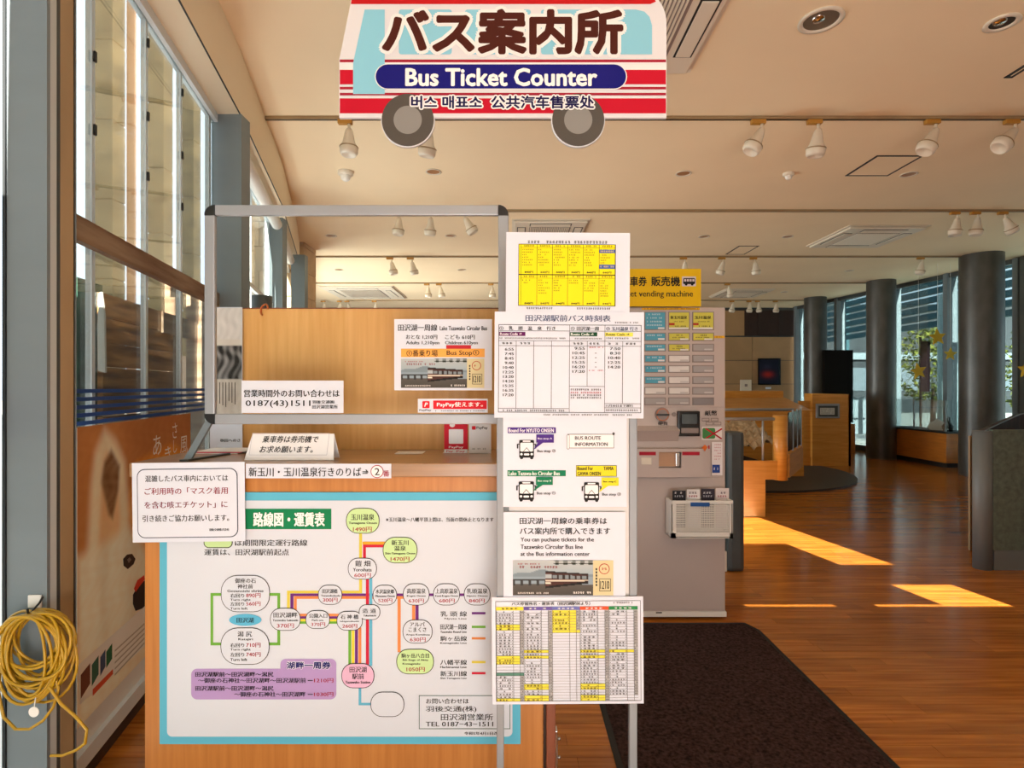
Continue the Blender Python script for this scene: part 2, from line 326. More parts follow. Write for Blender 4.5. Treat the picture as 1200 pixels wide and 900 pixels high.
# left wall: glazed bays between pillars
PIL = [(1.65, X(8, 1.65), X(55, 1.65)), (3.45, X(248, 3.45), X(283, 3.45)), (5.55, X(310, 5.55), X(331, 5.55)), (7.1, X(341, 7.1), X(348, 7.1)+.1), (9.4, -3.75, -3.55)]
wl = MB(); wall_left = None
bays = [(.0, 1.66), (1.76, 3.46), (3.62, 5.56), (5.72, 7.12), (7.3, 14.5)]
b0 = MB()
for y0, y1 in ((-2.5, .02), ): b0.strip((glx(y0), y0), (glx(y1), y1), 0, HB, .05)
for (_, y0), (_, y1) in zip(INL[1:], INL[2:]): b0.strip((glx(y0), y0), (glx(y1), y1), -.1, .0, -.04)
wall_left = struct(b0.build('wall_left', M['white_paint']))
mb = MB()
for y0, y1 in ((1.7, 3.46), (3.46, 5.6), (5.6, 7.1), (7.1, 11)): mb.strip((glx(y0)+.012, y0), (glx(y1)+.012, y1), 0, .07, .02)
struct(mb.build('baseboard_left', M['dark_brown']))
for k, (y0, y1) in enumerate(bays):
    A = Vector((glx(y0)-(.1 if k == 0 else 0), y0)); Bv = Vector((glx(y1)-(.1 if k == 0 else 0), y1)); d = (Bv-A).normalized(); nn = Vector((d.y, -d.x))
    root = struct(MB().strip(A, Bv, HB-.05, HB, .05).strip(A, Bv, .07, .13, .05).build(f'window_{k+1}', M['white_frame'], None, (A.x, A.y, 0)))
    MB().strip(A+nn*.02, Bv+nn*.02, .13, HB-.05, .008).build('pane', G, root)
    ys = [2.03, 2.48, 2.9, 3.36] if k == 1 else ([y0+.05, (y0+y1)/2, y1-.05] if k else [])
    for q, yy in enumerate(ys):
        P = Vector((glx(yy), yy)); o = MB().strip(P, P+d*(.022 if q < 3 or k != 1 else .045), .13, HB-.05, .022).build('mullion', M['white_frame'], root)
        if k == 1 and q < 3:
            for zz in (2.35, 2.62, 2.95):
                Q = P+nn*.022+d*.006; MB().box(Q.x, Q.x+.008, Q.y, Q.y+.012, zz-.02, zz+.02, .002).build('latch', M['gasket'], o)
    if k >= 1:
        MB().strip(A+nn*.03, Bv+nn*.03, 1.90 if k == 1 else 2.2, 1.985 if k == 1 else 2.24, .03).build('transom', M['old_beam'] if k == 1 else M['white_frame'], root)
        MB().strip(A+nn*.0, Bv+nn*.0, .13, .24 if k == 1 else .16, .03).build('sill', M['white_paint'], root)
    if k <= 1:
        for q in range(5):
            zz = 1.394-q*.0285; MB().strip(A+nn*.0295, Bv+nn*.0295, zz-.014, zz, .0008).build('blue_film_stripe', M['blue_film'], root)
# steel posts of the window wall
for k, (y, x0, x1) in enumerate(PIL):
    o = MB().box(x0, x1, y, y+.012, 0, HB).box(x0, x1, y+.10, y+.112, 0, HB).box((x0+x1)/2-.006, (x0+x1)/2+.006, y+.0125, y+.0995, 0, HB).build(f'trim_{k+2}', M['steel_grey']); struct(o)
    if k == 0:
        MB().box(x1-.03, x1, y+.012, y+.035, 0, HB).build('light_strip', mat('strip_grey', '#b3bab9', .5), o)
        MB().box(x1-.03, x1-.001, y+.035, y+.05, 0, HB).build('groove', M['steel_dark'], o)
        MB().box(x1-.03, x1, y+.05, y+.105, 0, HB).build('edge_plate', M['tan_frame'], o)
        MB().box(x0-.01, x0-.001, y-.005, y+.1, 0, HB).build('seal', M['gasket'], o)
    else:
        MB().box(x1-.03, x1, y+.012, y+.1, 0, HB).build('side_plate', M['steel_grey'], o)
# rear wall behind the camera, with an entrance and slots shaped to cast the sun patches; added sun blockers outside
xs = sorted({-.6, 2.3, 2.87, 3.45, 3.5, 3.71, 4.15, 4.16, 4.58, 9.2, -1.7}); zs = sorted({0, 2.6, 2.232, 2.247, 2.38, 2.54, 2.757, 3.13, HC})
holes = [(-1.7, 2.3, 0, 2.6), (2.87, 3.45, 2.232, 2.247), (3.71, 4.16, 2.232, 2.247), (4.15, 4.58, 2.232, 2.38), (4.15, 4.58, 2.54, 3.13), (3.5, 4.15, 2.757, 3.13)]
rw = MB()
for a, b in zip(xs, xs[1:]):
    for c_, d in zip(zs, zs[1:]):
        mx, mz = (a+b)/2, (c_+d)/2
        if not any(h[0] < mx < h[1] and h[2] < mz < h[3] for h in holes): rw.box(a, b, -2.52, -2.5, c_, d)
struct(rw.build('wall_rear', M['white_paint']))
struct(MB().box(-8, 2.8, -8, -2.52, 3.2, 3.3).build('trim_9', M['white_paint']))  # unseen canopy added to keep direct sun off the counter
struct(MB().box(2.74, 2.8, -8, -2.53, -.16, 3.2).build('sun_block_side', M['white_paint']))  # unseen side wall added to stop sun leaking onto mat and machine
struct(MB().box(-34, .5, -16, -9, -.16, 15).build('sun_block_mass', M['concrete']))  # unseen block added to shade the columns outside the left windows
struct(MB().box(9.0, 9.1, -2.5, 6.2, 0, HC).box(8.5, 8.999, 6.08, 6.2, 0, HC).build('wall_right', M['white_paint']))
# far wall with tiles and dark frieze
fw = struct(MB().box(-5.6, 7.5, 14.6, 14.8, 0, HC).build('wall_far', M['steel_dark']))
tw, th_ = 1.1, .62
tm = MB().box(.006, tw-.006, -.02, 0, .006, th_-.006).mesh('wall_tile', M['tile'])
for i in range(4):
    for j in range(4):
        o = bpy.data.objects.new('wall_tile', tm); o.location = (7.42-tw*(i+1), 14.6, .25+j*th_); COL.objects.link(o); o.parent = fw
MB().box(6.1, 7.4, 14.55, 14.6, 2.76, 3.42).box(6.45, 6.5, 14.53, 14.55, 2.76, 3.42).box(7.0, 7.04, 14.53, 14.55, 2.76, 3.42).build('frieze', M['frieze'], fw)
MB().box(2.8, 6.1, 14.56, 14.6, 2.76, 3.42).build('upper_panel', M['tile'], fw)
# right facade: glazing with steel mullions
for k, (p, q) in enumerate(zip(fac, fac[1:])):
    p = Vector(p); q = Vector(q); d = (q-p).normalized(); nn = Vector((-d.y, d.x))
    if k == 0: glassmat('tinted_glass', (.52, .6, .61), .5)
    root = struct(MB().strip(p, q, HC-.08, HC, -.06).strip(p, q, 0, .12, -.06).build(f'window_{k+6}', M['steel_dark'], None, (p.x, p.y, 0)))
    MB().strip(p, q, .12, HC-.08, -.01).build('pane', M['tinted_glass'], root)
    L_ = (q-p).length; n = max(1, round(L_/1.45))
    for i in range(n+1):
        P = p+d*(L_-.12)*i/n; MB().box(P.x-.09, P.x+.10, P.y-.05, P.y+.05, 0, HC).build('mullion', M['steel_grey'], root)
# columns
for k, (y, px, dia, top) in enumerate(((8.8, 1150, .57, 0), (10.95, 1032.5, .50, 0), (13.0, 955.5, .475, 0))):
    x = X(px, y); o = MB().lathe([(dia/2, 0), (dia/2, HC)], (x, y, 0), 40).lathe([(dia/2+.004, .0), (dia/2+.004, .5)], (x, y, 0), 40).build(f'trim_{k+10}', M['concrete_dark'], None, (x, y, 0)); struct(o)
# ================================================================ OUTSIDE
struct(MB().box(-60, 60, -40, 80, -.4, -.16).build('ground', M['ground']))
for k, (pa, pb) in enumerate(((108, 132), (173, 192), (213, 227))):
    r = ((pa+pb)/2-CX)/F; z = -3.5/(r+.2077); xa_, xb_ = X(pa, z), X(pb, z)
    o = empty('concrete_column', ((xa_+xb_)/2, z, -.16), ['broad pale board-marked concrete column outside, nearest behind the left glass', 'middle pale concrete column outside the left glass', 'narrow pale concrete column outside, nearest the first grey window post'][k], 'column', 'concrete columns outside the left windows')
    for j in range(8): MB().box(xa_, xb_, z, z+.22, -.16+j*.95+.006, -.16+(j+1)*.95-.006, .012).build('cast_section', M['concrete'], o)
    MB().box(xa_+.012, xb_-.012, z+.012, z+.208, -.16, 7.4).build('core', M['concrete'], o)
o = MB().box(X(147, 6.95), X(156.5, 6.95), 6.97, 7.0, 1.0, 8).build('peach_reflection', mat('peach', '#d9a77c', .8), None, (X(151, 6.95), 6.97, 1.0)); tag(o, 'narrow peach strip standing for a reflection beside the broad concrete column', 'banner')  # solid peach strip stands in for a reflection
# tan stone pillar farther along
o = empty('stone_pillar', (-4.0, 8.0, -.16), 'tan block-built pillar outside beyond the first grey window post', 'pillar')
for j in range(18):
    for i in range(2):
        x0 = -4.0+i*.5; w2 = .5 if j % 2 else (.35, .65)[i]; x0 = x0 if (i == 0 or j % 2) else -4.0+.35; MB().box(x0+.005, x0+w2-.005, 8.0+random.uniform(-.01, .01), 8.5, -.16+j*.36, -.16+(j+1)*.36-.008).build('block', M['stone'], o)
# weathered board screen just outside the near bay
ob = empty('board_screen', (-2.1, 3, -.16), 'weathered brown board screen outside the near left window', 'screen')
def ow(px, off): return onwall(px, -off)
x0, y0 = ow(114, .10); x1, y1 = ow(198, .10)
for j in range(7):
    zz = 1.80-j*.105; MB().strip((x0, y0), (x1, y1), zz-.101, zz, .02+random.uniform(0, .004)).build('plank', M['old_wood'], ob)
for px, wd in ((197, .06), (222, .12)):
    x, y = ow(px, .12); MB().box(x-.02, x+wd-.02, y, y+.06, -.16, 2.0).build('post', M['old_beam'], ob)
x2, y2 = ow(184, .1); x3, y3 = ow(236, .1); MB().strip((x2, y2), (x3, y3), 1.69, 1.80, .03).build('rail', M['old_beam'], ob)
x2, y2 = ow(226, .16); x3, y3 = ow(240, .16); MB().strip((x2, y2), (x3, y3), 1.2, 1.75, .02).build('side_board', M['old_wood'], ob)
x2, y2 = ow(84, .13); x3, y3 = ow(114, .13)
nb = MB().strip((x2, y2), (x3, y3), .3, 1.84, .02).build('green_net', M['green_net'], None, (x2, y2, .3)); tag(nb, 'dark green net sheet hung outside beside the brown boards', 'net')
x2, y2 = ow(118, .06); hl = []
mbp = MB().prismy([(x2-.012, 1.47), (x2+.018, 1.46), (x2+.014, 1.7), (x2+.002, 1.795), (x2-.006, 1.79), (x2-.014, 1.65)], y2, y2+.01)
tag(mbp.build('white_strap', M['white_paint'], None, (x2, y2, 1.46)), 'pale strap hanging down in front of the brown boards outside', 'strap')
x2, y2 = ow(204, .2); x3, y3 = ow(216, .2)
tag(MB().strip((x2, y2), (x3, y3), .2, 1.6, .01).build('white_banner', M['white_paint'], None, (x2, y2, .2)), 'narrow white banner between the brown posts outside', 'banner')
# right side outside: canopy louvres
fb = empty('far_building', (22, 34, -.16), 'long dark building with pale window bands outside beyond the right-hand windows', 'building')
MB().box(9, 50, 34, 40, -.16, 6.5).build('wall', mat('far_wall', '#34393d', .8, var=.3, scale=(.5, .5, .5)), fb)
for i in range(14): MB().box(9.6+i*2.8, 11.6+i*2.8, 33.93, 34, 1.2, 2.6).build('window', mat('far_win', '#59646c', .4), fb)
MB().box(8.8, 50, 33.7, 34, 3.1, 3.5).build('band', M['steel_grey'], fb)
for i, (gx, gy, gw) in enumerate(((9.3, 15.5, 1.1), (9.9, 19, 2.2))):
    gq = MB().box(gx, gx+gw, gy, gy+.05, .55, 1.05).box(gx, gx+gw, gy, gy+.05, .1, .5).build('guard_rail', M['steel_grey'], None, (gx, gy, -.16)); [MB().box(qx, qx+.06, gy+.055, gy+.11, -.16, 1.1).build('post', M['steel_grey'], gq) for qx in (gx, gx+gw-.06)]; tag(gq, ['near grey street guard rail outside the right-hand windows', 'farther grey street guard rail outside the right-hand windows'][i], 'guard rail')
lv = empty('louvre_canopy', (10.2, 14, 2.7), 'dark teal louvred canopy outside the right-hand windows', 'canopy')
for j in range(12): MB().box(10.1, 10.22, 7, 24, 2.85+j*.2, 2.985+j*.2).build('slat', M['teal'], lv)
for yy in (9.5, 13, 17, 21): MB().box(10.24, 10.34, yy, yy+.12, -.16, 5.3).build('canopy_post', M['teal'], lv)
def bush(name, x, y, z0, z1, r, m, label, cat, n=2600):
    rt = empty(name, (x, y, -.16), label, cat)
    MB().cyl((x, y, -.16), (x, y, z0+.4), .09, .05, 8).build('trunk', M['dark_brown'], rt); q = MB()
    for i in range(n):
        t = random.random()*6.28; rr = r*math.sqrt(random.random()); zz = random.uniform(z0, z1); k = 1-abs((zz-z0)/(z1-z0)-.45)*1.1
        p = Vector((x+rr*k*math.cos(t), y+rr*k*math.sin(t), zz)); a = Vector([random.uniform(-1, 1) for _ in range(3)]).normalized()*.07; b = a.orthogonal()*.6
        q.add([p-a, p-b, p+a, p+b], [(0, 1, 2, 3)])
    q.build('foliage', m, rt)['kind'] = 'stuff'
bush('autumn_tree', 12.6, 12.4, .2, 3.6, 1.5, M['leaf'], 'yellow-green tree outside at the right edge', 'tree')
bush('autumn_tree', 12.9, 17.0, 1.0, 3.3, 1.3, M['leaf'], 'olive tree outside behind the nearest star stickers', 'tree', 1500)
o = empty('parked_car', (11.2, 25.5, -.16), 'pale car parked outside beyond the farthest window', 'car')
MB().prismy([(9.5, .15), (13.6, .15), (13.6, .85), (12.9, 1.0), (12.2, 1.55), (10.6, 1.55), (9.9, 1.0), (9.4, .9)], 25, 26.7).build('body', M['white_frame'], o)
MB().prismy([(10.15, 1.02), (12.7, 1.02), (12.1, 1.48), (10.7, 1.48)], 24.98, 25.0).build('side_glass', M['black_gloss'], o)
for xx in (10.3, 12.7): MB().cyl((xx, 24.95, .15), (xx, 25.2, .15), .32, n=20).build('wheel', M['rubber'], o)
# pale round pillar outside + dark red banner
o = MB().lathe([(.19, -.16), (.19, 3.45)], (X(1111, 12.2), 12.2, 0), 30).build('round_pillar', mat('pale_blue', '#a9c0c4', .5), None, (X(1111, 12.2), 12.2, -.16)); tag(o, 'pale blue-green round pillar outside between the two nearest columns', 'pillar')
o = MB().box(X(1080, 13.2), X(1090, 13.2), 13.2, 13.24, 1.3, 2.5).box(X(1080, 13.2)-.03, X(1080, 13.2), 13.2, 13.24, -.16, 2.6).build('nobori_banner', mat('maroon', '#17060a', .8, spec=.1), None, (9.2, 13.2, -.16)); tag(o, 'dark maroon banner outside behind the star stickers', 'banner')

# ================================================================ CEILING FIXTURES
TR = [4.305, 6.56, 8.86, 11.1, 13.3]
ordn = ['first', 'second', 'third', 'fourth', 'fifth', 'sixth', 'seventh', 'eighth', 'ninth', 'tenth']
rown = ['nearest', 'second', 'third', 'fourth', 'farthest']
for i, y in enumerate(TR):
    xl = X(297, y) if i == 0 else inner(min(y, 11))+.15
    rt = empty('lighting_track', (xl, y, HC), f'thin grey ceiling track crossing the room, {rown[i]} from the camera', 'track', 'ceiling lighting tracks')
    MB().box(xl, 7.6, y-.018, y+.018, HC-.022, HC).build('rail', M['tan_frame'], rt)
    MB().box(xl+.01, 7.59, y-.006, y+.006, HC-.0235, HC-.021).build('slot', M['gasket'], rt)
    MB().box(xl-.01, xl+.02, y-.02, y+.02, HC-.025, HC).build('end_cap', M['tan_frame'], rt)
spot = empty('track_spotlight', (0, 0, 0), 'x', 'spotlight', 'white track spotlights')
MB().box(-.055, .055, -.02, .02, -.045, -.012, .004).build('adapter', M['adapter'], spot)
MB().cyl((.03, 0, -.04), (.03, 0, -.10), .011, n=10).build('stem', M['fixture'], spot)
hd = MB().lathe([(.0, .005), (.022, .0), (.03, -.02), (.05, -.11), (.066, -.135), (.07, -.15), (.068, -.185), (.055, -.205), (.05, -.20), (.0, -.19)], (0, 0, 0), 20).build('lamp_head', M['fixture'], spot)
hd.location = (.03, 0, -.085); MB().lathe([(.071, -.138), (.073, -.142), (.071, -.148)], (0, 0, 0), 20).build('trim_ring', M['tan_frame'], hd); reg(spot)
SP = [(0, 409, 0), (0, 503, 8), (0, 893, 28), (0, 959, 3), (0, 1097, 28), (0, 1190, 42),
      (1, 468, 5), (1, 505, 5), (1, 545, -30), (1, 1122, 5), (1, 1146, 5), (1, 1178, -28),
      (2, 459, -10), (2, 483, -10), (2, 803, 0), (2, 848, 15), (2, 885, -8), (2, 1081, 10),
      (3, 502, 0), (3, 516, -10), (3, 577, 0), (3, 854, -15), (3, 740, 0), (4, 380, 0), (4, 399, 12), (4, 408, -10), (4, 440, 0), (4, 859, 8), (4, 879, 5), (4, 889, -5), (4, 910, 0)]
cnt = {}
first = True
for r, px, tilt in SP:
    o = spot if first else copy_tree(spot)
    cnt[r] = cnt.get(r, 0)+1; n = cnt[r]; y = TR[r]
    o.location = (X(px, y)-.03, y, HC-.012)
    o['label'] = f'white bell-shaped spotlight, {ordn[n-1]} from the left on the {rown[r]} ceiling track'
    h = [k for k in COL.objects if k.parent == o and k.name.startswith('lamp_head')][0]; h.rotation_euler = (random.uniform(-.03, .22), math.radians(tilt), 0); first = False
# recessed downlights
dl = empty('downlight', (0, 0, 0), 'x', 'downlight', 'small recessed downlights')
MB().lathe([(.072, .0), (.078, -.006), (.064, -.008), (.060, .0)], n=28).build('bezel', M['fixture'], dl)
MB().lathe([(.060, -.002), (.05, -.0012), (.03, -.0011), (0, -.001)], n=28).build('reflector', mat('copper_refl', '#b88a62', .35, .3), dl); reg(dl)
DL = [(508, 201), (801, 203), (1065, 204), (388, 276), (528, 276), (825, 277), (923, 277), (1119, 276), (397, 316), (541, 316), (995, 317), (919, 342)]
dlab = ['right of the dome sensor, above the clear screen', 'right of the bus sign wheels, left of the small domed sensor', 'beside the nearest framed ceiling hatch', 'upper left inside the clear screen, beyond the second track', 'upper right inside the clear screen, beyond the second track',
        'above the yellow machine sign, behind the second track', 'left of the right-hand air conditioner', 'right of the right-hand air conditioner, below three spotlights', 'left inside the clear screen beyond the third track', 'right inside the clear screen beyond the third track', 'farther back, near the left of the middle dark column', 'small and far back, above the wall picture']
for i, (px, py) in enumerate(DL):
    y = F*(HC-H0)/(HY-py); o = dl if i == 0 else copy_tree(dl); o.location = (X(px, y), y, HC); o['label'] = 'small round recessed downlight '+dlab[i]
def bigdown(px, py, r, label, inner_m):
    y = F*(HC-H0)/(HY-py); rt = empty('large_downlight', (X(px, y), y, HC), label, 'downlight'); x = X(px, y)
    MB().lathe([(r, 0), (r+.004, -.008), (r-.02, -.012), (r-.025, -.002)], (x, y, HC), 36).build('bezel', M['fixture'], rt)
    MB().lathe([(r-.025, -.003), (r-.045, -.0025), (0, -.002)], (x, y, HC), 36).build('reflector', inner_m, rt)
    MB().lathe([(.0, -.014), (.03, -.012), (.035, -.003)], (x-.02, y-.01, HC), 16).build('lamp', M['chrome'], rt)
bigdown(962, 23, .117, 'large round recessed downlight near the top right, the nearest one', mat('refl_grey', '#8d8577', .3, .5)); bigdown(1174, 26, .085, 'tilted gimbal downlight in the top right corner', M['dark_hole'])
def dome(px, py, label, s=1.):
    y = F*(HC-H0)/(HY-py); x = X(px, y); rt = empty('ceiling_sensor', (x, y, HC), label, 'sensor')
    MB().lathe([(.075*s, 0), (.075*s, -.03*s), (.05*s, -.04*s)], (x, y, HC), 28).build('base', M['fixture'], rt)
    MB().lathe([(.05*s, -.035*s), (.042*s, -.075*s), (.025*s, -.09*s), (0, -.092*s)], (x, y, HC), 24).build('dome', M['white_paint'], rt)
dome(405, 201, 'white stepped smoke detector above the clear screen'); dome(924, 203, 'small white domed sensor between two tracks at the right', .7)
def hatch(pts, label):
    q = [(X(a, F*(HC-H0)/(HY-b)), F*(HC-H0)/(HY-b)) for a, b in pts]; x0 = min(p[0] for p in q); x1 = max(p[0] for p in q); y0 = min(p[1] for p in q); y1 = max(p[1] for p in q)
    rt = empty('ceiling_hatch', (x0, y0, HC), label, 'hatch', 'framed ceiling hatches'); t = .022
    MB().box(x0, x1, y0, y0+t, HC-.004, HC).box(x0, x1, y1-t, y1, HC-.004, HC).box(x0, x0+t, y0, y1, HC-.004, HC).box(x1-t, x1, y0, y1, HC-.004, HC).build('frame', M['gasket'], rt)
    MB().box(x0+t, x1-t, y0+t, y1-t, HC-.003, HC).build('door_panel', M['ceiling_paint'], rt)
hatch([(990, 206), (1083, 182)], 'square framed ceiling hatch beside a downlight, between first two tracks'); hatch([(850, 298), (890, 288)], 'small framed ceiling hatch in front of the third track'); hatch([(1176, 91), (1215, 73)], 'framed ceiling hatch cut by the right edge of the picture')
def cassette(x, y, label, s=.45, rot=0):
    rt = empty('ceiling_air_conditioner', (x, y, HC), label, 'air conditioner'); m = M['fixture']
    MB().box(x-s-.03, x+s+.03, y-s-.03, y+s+.03, HC-.012, HC).build('surround', M['gasket'] if 0 else m, rt)
    MB().box(x-s, x+s, y-s, y+s, HC-.04, HC-.012, .015).build('panel', m, rt)
    for dx, dy in ((0, 1), (0, -1), (1, 0), (-1, 0)):
        a, b = (s*.55, .045) if dx == 0 else (.045, s*.55); cx, cy = x+dx*s*.80, y+dy*s*.80
        sl = MB().box(cx-a-.012, cx+a+.012, cy-b-.012, cy+b+.012, HC-.043, HC-.039).build('air_outlet', M['gasket'], rt)
        MB().box(cx-a, cx+a, cy-b, cy+b, HC-.05, HC-.041, .004).build('flap', m, sl)
    g = s*.58; MB().box(x-g, x+g, y-g, y+g, HC-.044, HC-.039).build('grille_back', M['machine_dark'], rt); q = MB()
    for i in range(22): xx = x-g+.01+i*(2*g-.02)/22; q.box(xx, xx+g*.045, y-g, y+g, HC-.052, HC-.043)
    q.build('grille', m, rt)
cassette(.70, 3.20, 'large square ceiling air conditioner behind the bus sign at the top')
cassette(X(1013, 7.7), 7.7, 'ceiling air conditioner at the right beyond the second track', .5); cassette(X(643, 7.4), 7.4, 'ceiling air conditioner behind the yellow timetable', .46)
cassette(X(428, 12.2), 12.2, 'far ceiling air conditioner inside the clear screen', .75); cassette(X(868, 12.3), 12.3, 'far ceiling air conditioner above the ticket machine right edge', .5)
# roller blinds by the left windows
for k, (y0, y1) in enumerate(((3.7, 5.45), (5.8, 7.0))):
    q = MB().cyl((inner(y0)-.08, y0, HB-.1), (inner(y1)-.08, y1, HB-.1), .05, n=18); o = q.build('roller_blind', M['white_paint'], None, (inner(y0)-.08, y0, HB-.15))
    tag(o, ['rolled white blind above the window behind the first grey post', 'rolled white blind above the far window, behind the second grey post'][k], 'blind', 'rolled window blinds')
    MB().box(inner(y0)-.1, inner(y0)-.03, y0-.01, y0+.01, HB-.15, HB).build('bracket', M['white_frame'], o)

# ================================================================ BUS SIGN
z = 2.0; s_ = empty('hanging_sign', (X(589, z), z, Z(140, z)), 'bus-shaped white and red sign hanging above the ticket counter', 'sign')
def P2(pts): return [(X(a, z), Z(b, z)) for a, b in pts]
outl = [(397.5, 138), (397.5, 70), (411, 3), (415, -16)]+[(740, -16)]+[(740+41*math.sin(math.radians(t)), 27-43*math.cos(math.radians(t))) for t in range(10, 91, 10)]+[(781, 138)]
MB().prismy(P2(outl), z, z+.012).build('board', mat('sign_white', '#e6e8ee', .45), s_)
RED = '#c8102e'; SKY = '#8fd3ea'
p = Print(frontal(z, step=.0006))
p.poly([(411.5, 5), (411.5, 3), (415, -16), (740, -16)]+[(740+33*math.sin(math.radians(t)), 20-36*math.cos(math.radians(t))) for t in range(10, 61, 10)]+[(762, 5)], '#c4161c', 1)
for a, b, c_ in ((70, 73.2, '#a51c35'), (82, 99, RED), (102, 105, '#a51c35'), (109, 112, '#a51c35'), (115.5, 133, RED)): p.rect(398.3, a, 780.3, b, c_, 1)
p.rect(398, 73.3, 781, 82, '#f2f2f4', 1)
p.poly([(427.5, 11.5), (451, 11.5), (451, 110.5), (414, 110.5), (414, 74)], SKY, 2)
for a, b in ((467.5, 529.5), (545, 622), (634, 700)): p.rr(a, 11.5, b, 64, 3, SKY, 2)
p.poly([(707, 11.5), (745, 11.5), (755, 14), (761, 20), (764, 30), (764, 64), (707, 64)], SKY, 2)
p.rr(439.3, 75, 734.7, 105.3, 16, '#f2f2f4', 3); p.rr(440.5, 76, 733.5, 104.3, 15, '#14147a', 4)
p.text('バス案内所', 450, 13.5, 728, 62.5, '#f6f6f6', 0, 5, rad=6.3); p.text('バス案内所', 450, 13.5, 728, 62.5, '#4c1d14', 0, 6, rad=2.3)
p.text('Bus Ticket Counter', 476, 81, 699, 101, '#ffffff', 0, 5, rad=.9)
p.text('버스 매표소  公共汽车售票处', 482.5, 113.5, 695.5, 127.8, '#f6f6f6', 0, 9, rad=2.2); p.text('버스 매표소  公共汽车售票处', 482.5, 113.5, 695.5, 127.8, '#14144f', 0, 10, rad=.5)
p.done(s_, 'lettering')
for px in (478, 677.5):
    cx, cz = X(px, z), Z(141, z); r = 30.5*z/F
    wh = MB().cyl((cx, z-.001, cz), (cx, z+.0115, cz), r+.003, n=48).build('wheel', M['sign_white'], s_)
    MB().cyl((cx, z-.0035, cz), (cx, z-.001, cz), r, n=48).build('tyre', mat('tyre', '#4e4a45', .5), wh)
    MB().cyl((cx, z-.004, cz), (cx, z-.0034, cz), 16.5*z/F, n=40).build('hub', mat('hub', '#8c8b88', .5), wh)
for px in (450, 730): MB().cyl((X(px, z), z+.006, Z(-16, z)), (X(px, z), z+.006, HC), .002, n=6).build('hanging_wire', M['chrome'], s_)

# ================================================================ COUNTER
zc = 1.757; ZT = Z(542, zc); XL, XR = X(170, zc), X(636, zc)
ct = empty('service_counter', ((XL+XR)/2, 1.93, 0), 'tall wooden service counter carrying the route map and clear screen', 'counter')
MB().box(XL, XR, zc, zc+.02, 0.06, ZT-.046).box(XL, XL+.02, zc+.02, 2.1, .06, ZT-.046).box(XR-.02, XR, zc+.02, 2.1, .06, ZT-.046).box(XL+.02, XR-.02, 2.08, 2.1, .06, ZT-.046).build('body', M['wood_counter'], ct)
MB().box(XL+.02, XR-.02, zc+.03, 2.07, 0, .07).build('plinth', M['dark_brown'], ct)
MB().box(X(154, zc), X(640, zc), zc-.012, 2.13, ZT-.045, ZT, .004).build('countertop', M['wood_top'], ct)
MB().box(XR+.004, X(640, zc), zc+.01, zc+.03, 0.02, ZT-.046).build('dark_joint', M['dark_brown'], ct)
MB().box(X(640, zc), X(651, zc), zc-.005, zc+.06, .01, ZT-.046, .003).build('side_frame', M['red_brown'], ct)
hg = MB().box(X(650.5, zc), X(653.5, zc), zc, zc+.03, Z(900, zc)-.02, Z(857, zc), .002).build('hinge', M['chrome'], ct)
for yy in (868, 890): MB().cyl((X(654, zc), zc+.01, Z(yy, zc)), (X(657, zc), zc+.01, Z(yy, zc)), .005, n=10).build('screw', M['chrome'], hg)
# partition behind
zp = 2.14; xa, xb = X(283, zp), X(604, zp)
pt = empty('wood_partition', ((xa+xb)/2, zp, ZT), 'plain honey-coloured wooden partition standing behind the counter top', 'partition')
MB().box(xa, xb, zp, zp+.02, 0, Z(362, zp)).build('panel', M['wood_panel'], pt); MB().box(xa, xb, zp-.002, zp+.022, Z(362, zp), Z(362, zp)+.004).build('top_edge', M['red_brown'], pt)
# grey pipe cap and hook
x = X(307, 2.3); o = MB().cyl((x, 2.3, 0), (x, 2.3, Z(347, 2.3)), .04, n=24).build('grey_pipe', M['steel_dark'], None, (x, 2.3, 0)); tag(o, 'round grey pipe end rising behind the wooden partition', 'pipe')
pts = [(X(310, zp)+.013*math.cos(t), zp+.01*math.sin(t)-.002, Z(363, zp)+.022*math.sin(t)) for t in [i*math.pi*2/14 for i in range(11)]]
o = MB().tube(pts, .004, 8).build('copper_hook', mat('copper', '#c4672f', .3, .6), None, (X(310, zp), zp, Z(363, zp))); tag(o, 'small copper-coloured hook over the partition top', 'hook')
# ---- route map
zm = zc-.006
o, p = sheet('route_map', 'large bus route and fare map with pale blue border on the counter front', 'map', 187, 577, 610, 872, zm, th=.005, m=ink('#5fb9d4'))
p.rr(196, 586.5, 600.5, 863, 6, '#d5dce6', 1); L2 = 2
GR, YE, PU, OR, RE, BL = '#6cab3c', '#d8c84a', '#6b2a7c', '#e08a4c', '#c4203a', '#62b4d2'
p.rect(247, 694.7, 250.2, 756, GR, L2); p.rect(325.2, 694.7, 328.6, 756, GR, L2); p.rect(247, 694.7, 262, 698, GR, L2); p.rect(314, 694.7, 328.6, 698, GR, L2); p.rect(247, 752.7, 262, 756, GR, L2); p.rect(314, 752.7, 328.6, 756, GR, L2)
p.rect(336.5, 692, 340, 716, YE, L2); p.rect(336.5, 692, 424.5, 695, YE, L2); p.rect(421, 622, 424.5, 695, YE, L2)
p.rect(340.5, 695.2, 344.2, 716, PU, L2); p.rect(340.5, 695.2, 556, 698.3, PU, L2)
p.rect(344.6, 698.4, 348, 716, OR, L2); p.rect(344.6, 698.4, 475, 701.6, OR, L2); p.rect(466, 698.4, 469.7, 764, OR, L2)
p.rect(425, 634.5, 452, 638, '#e0a52e', L2); p.rect(425.5, 638, 452, 641.3, RE, L2); p.rect(425.5, 638, 429, 656, RE, L2)
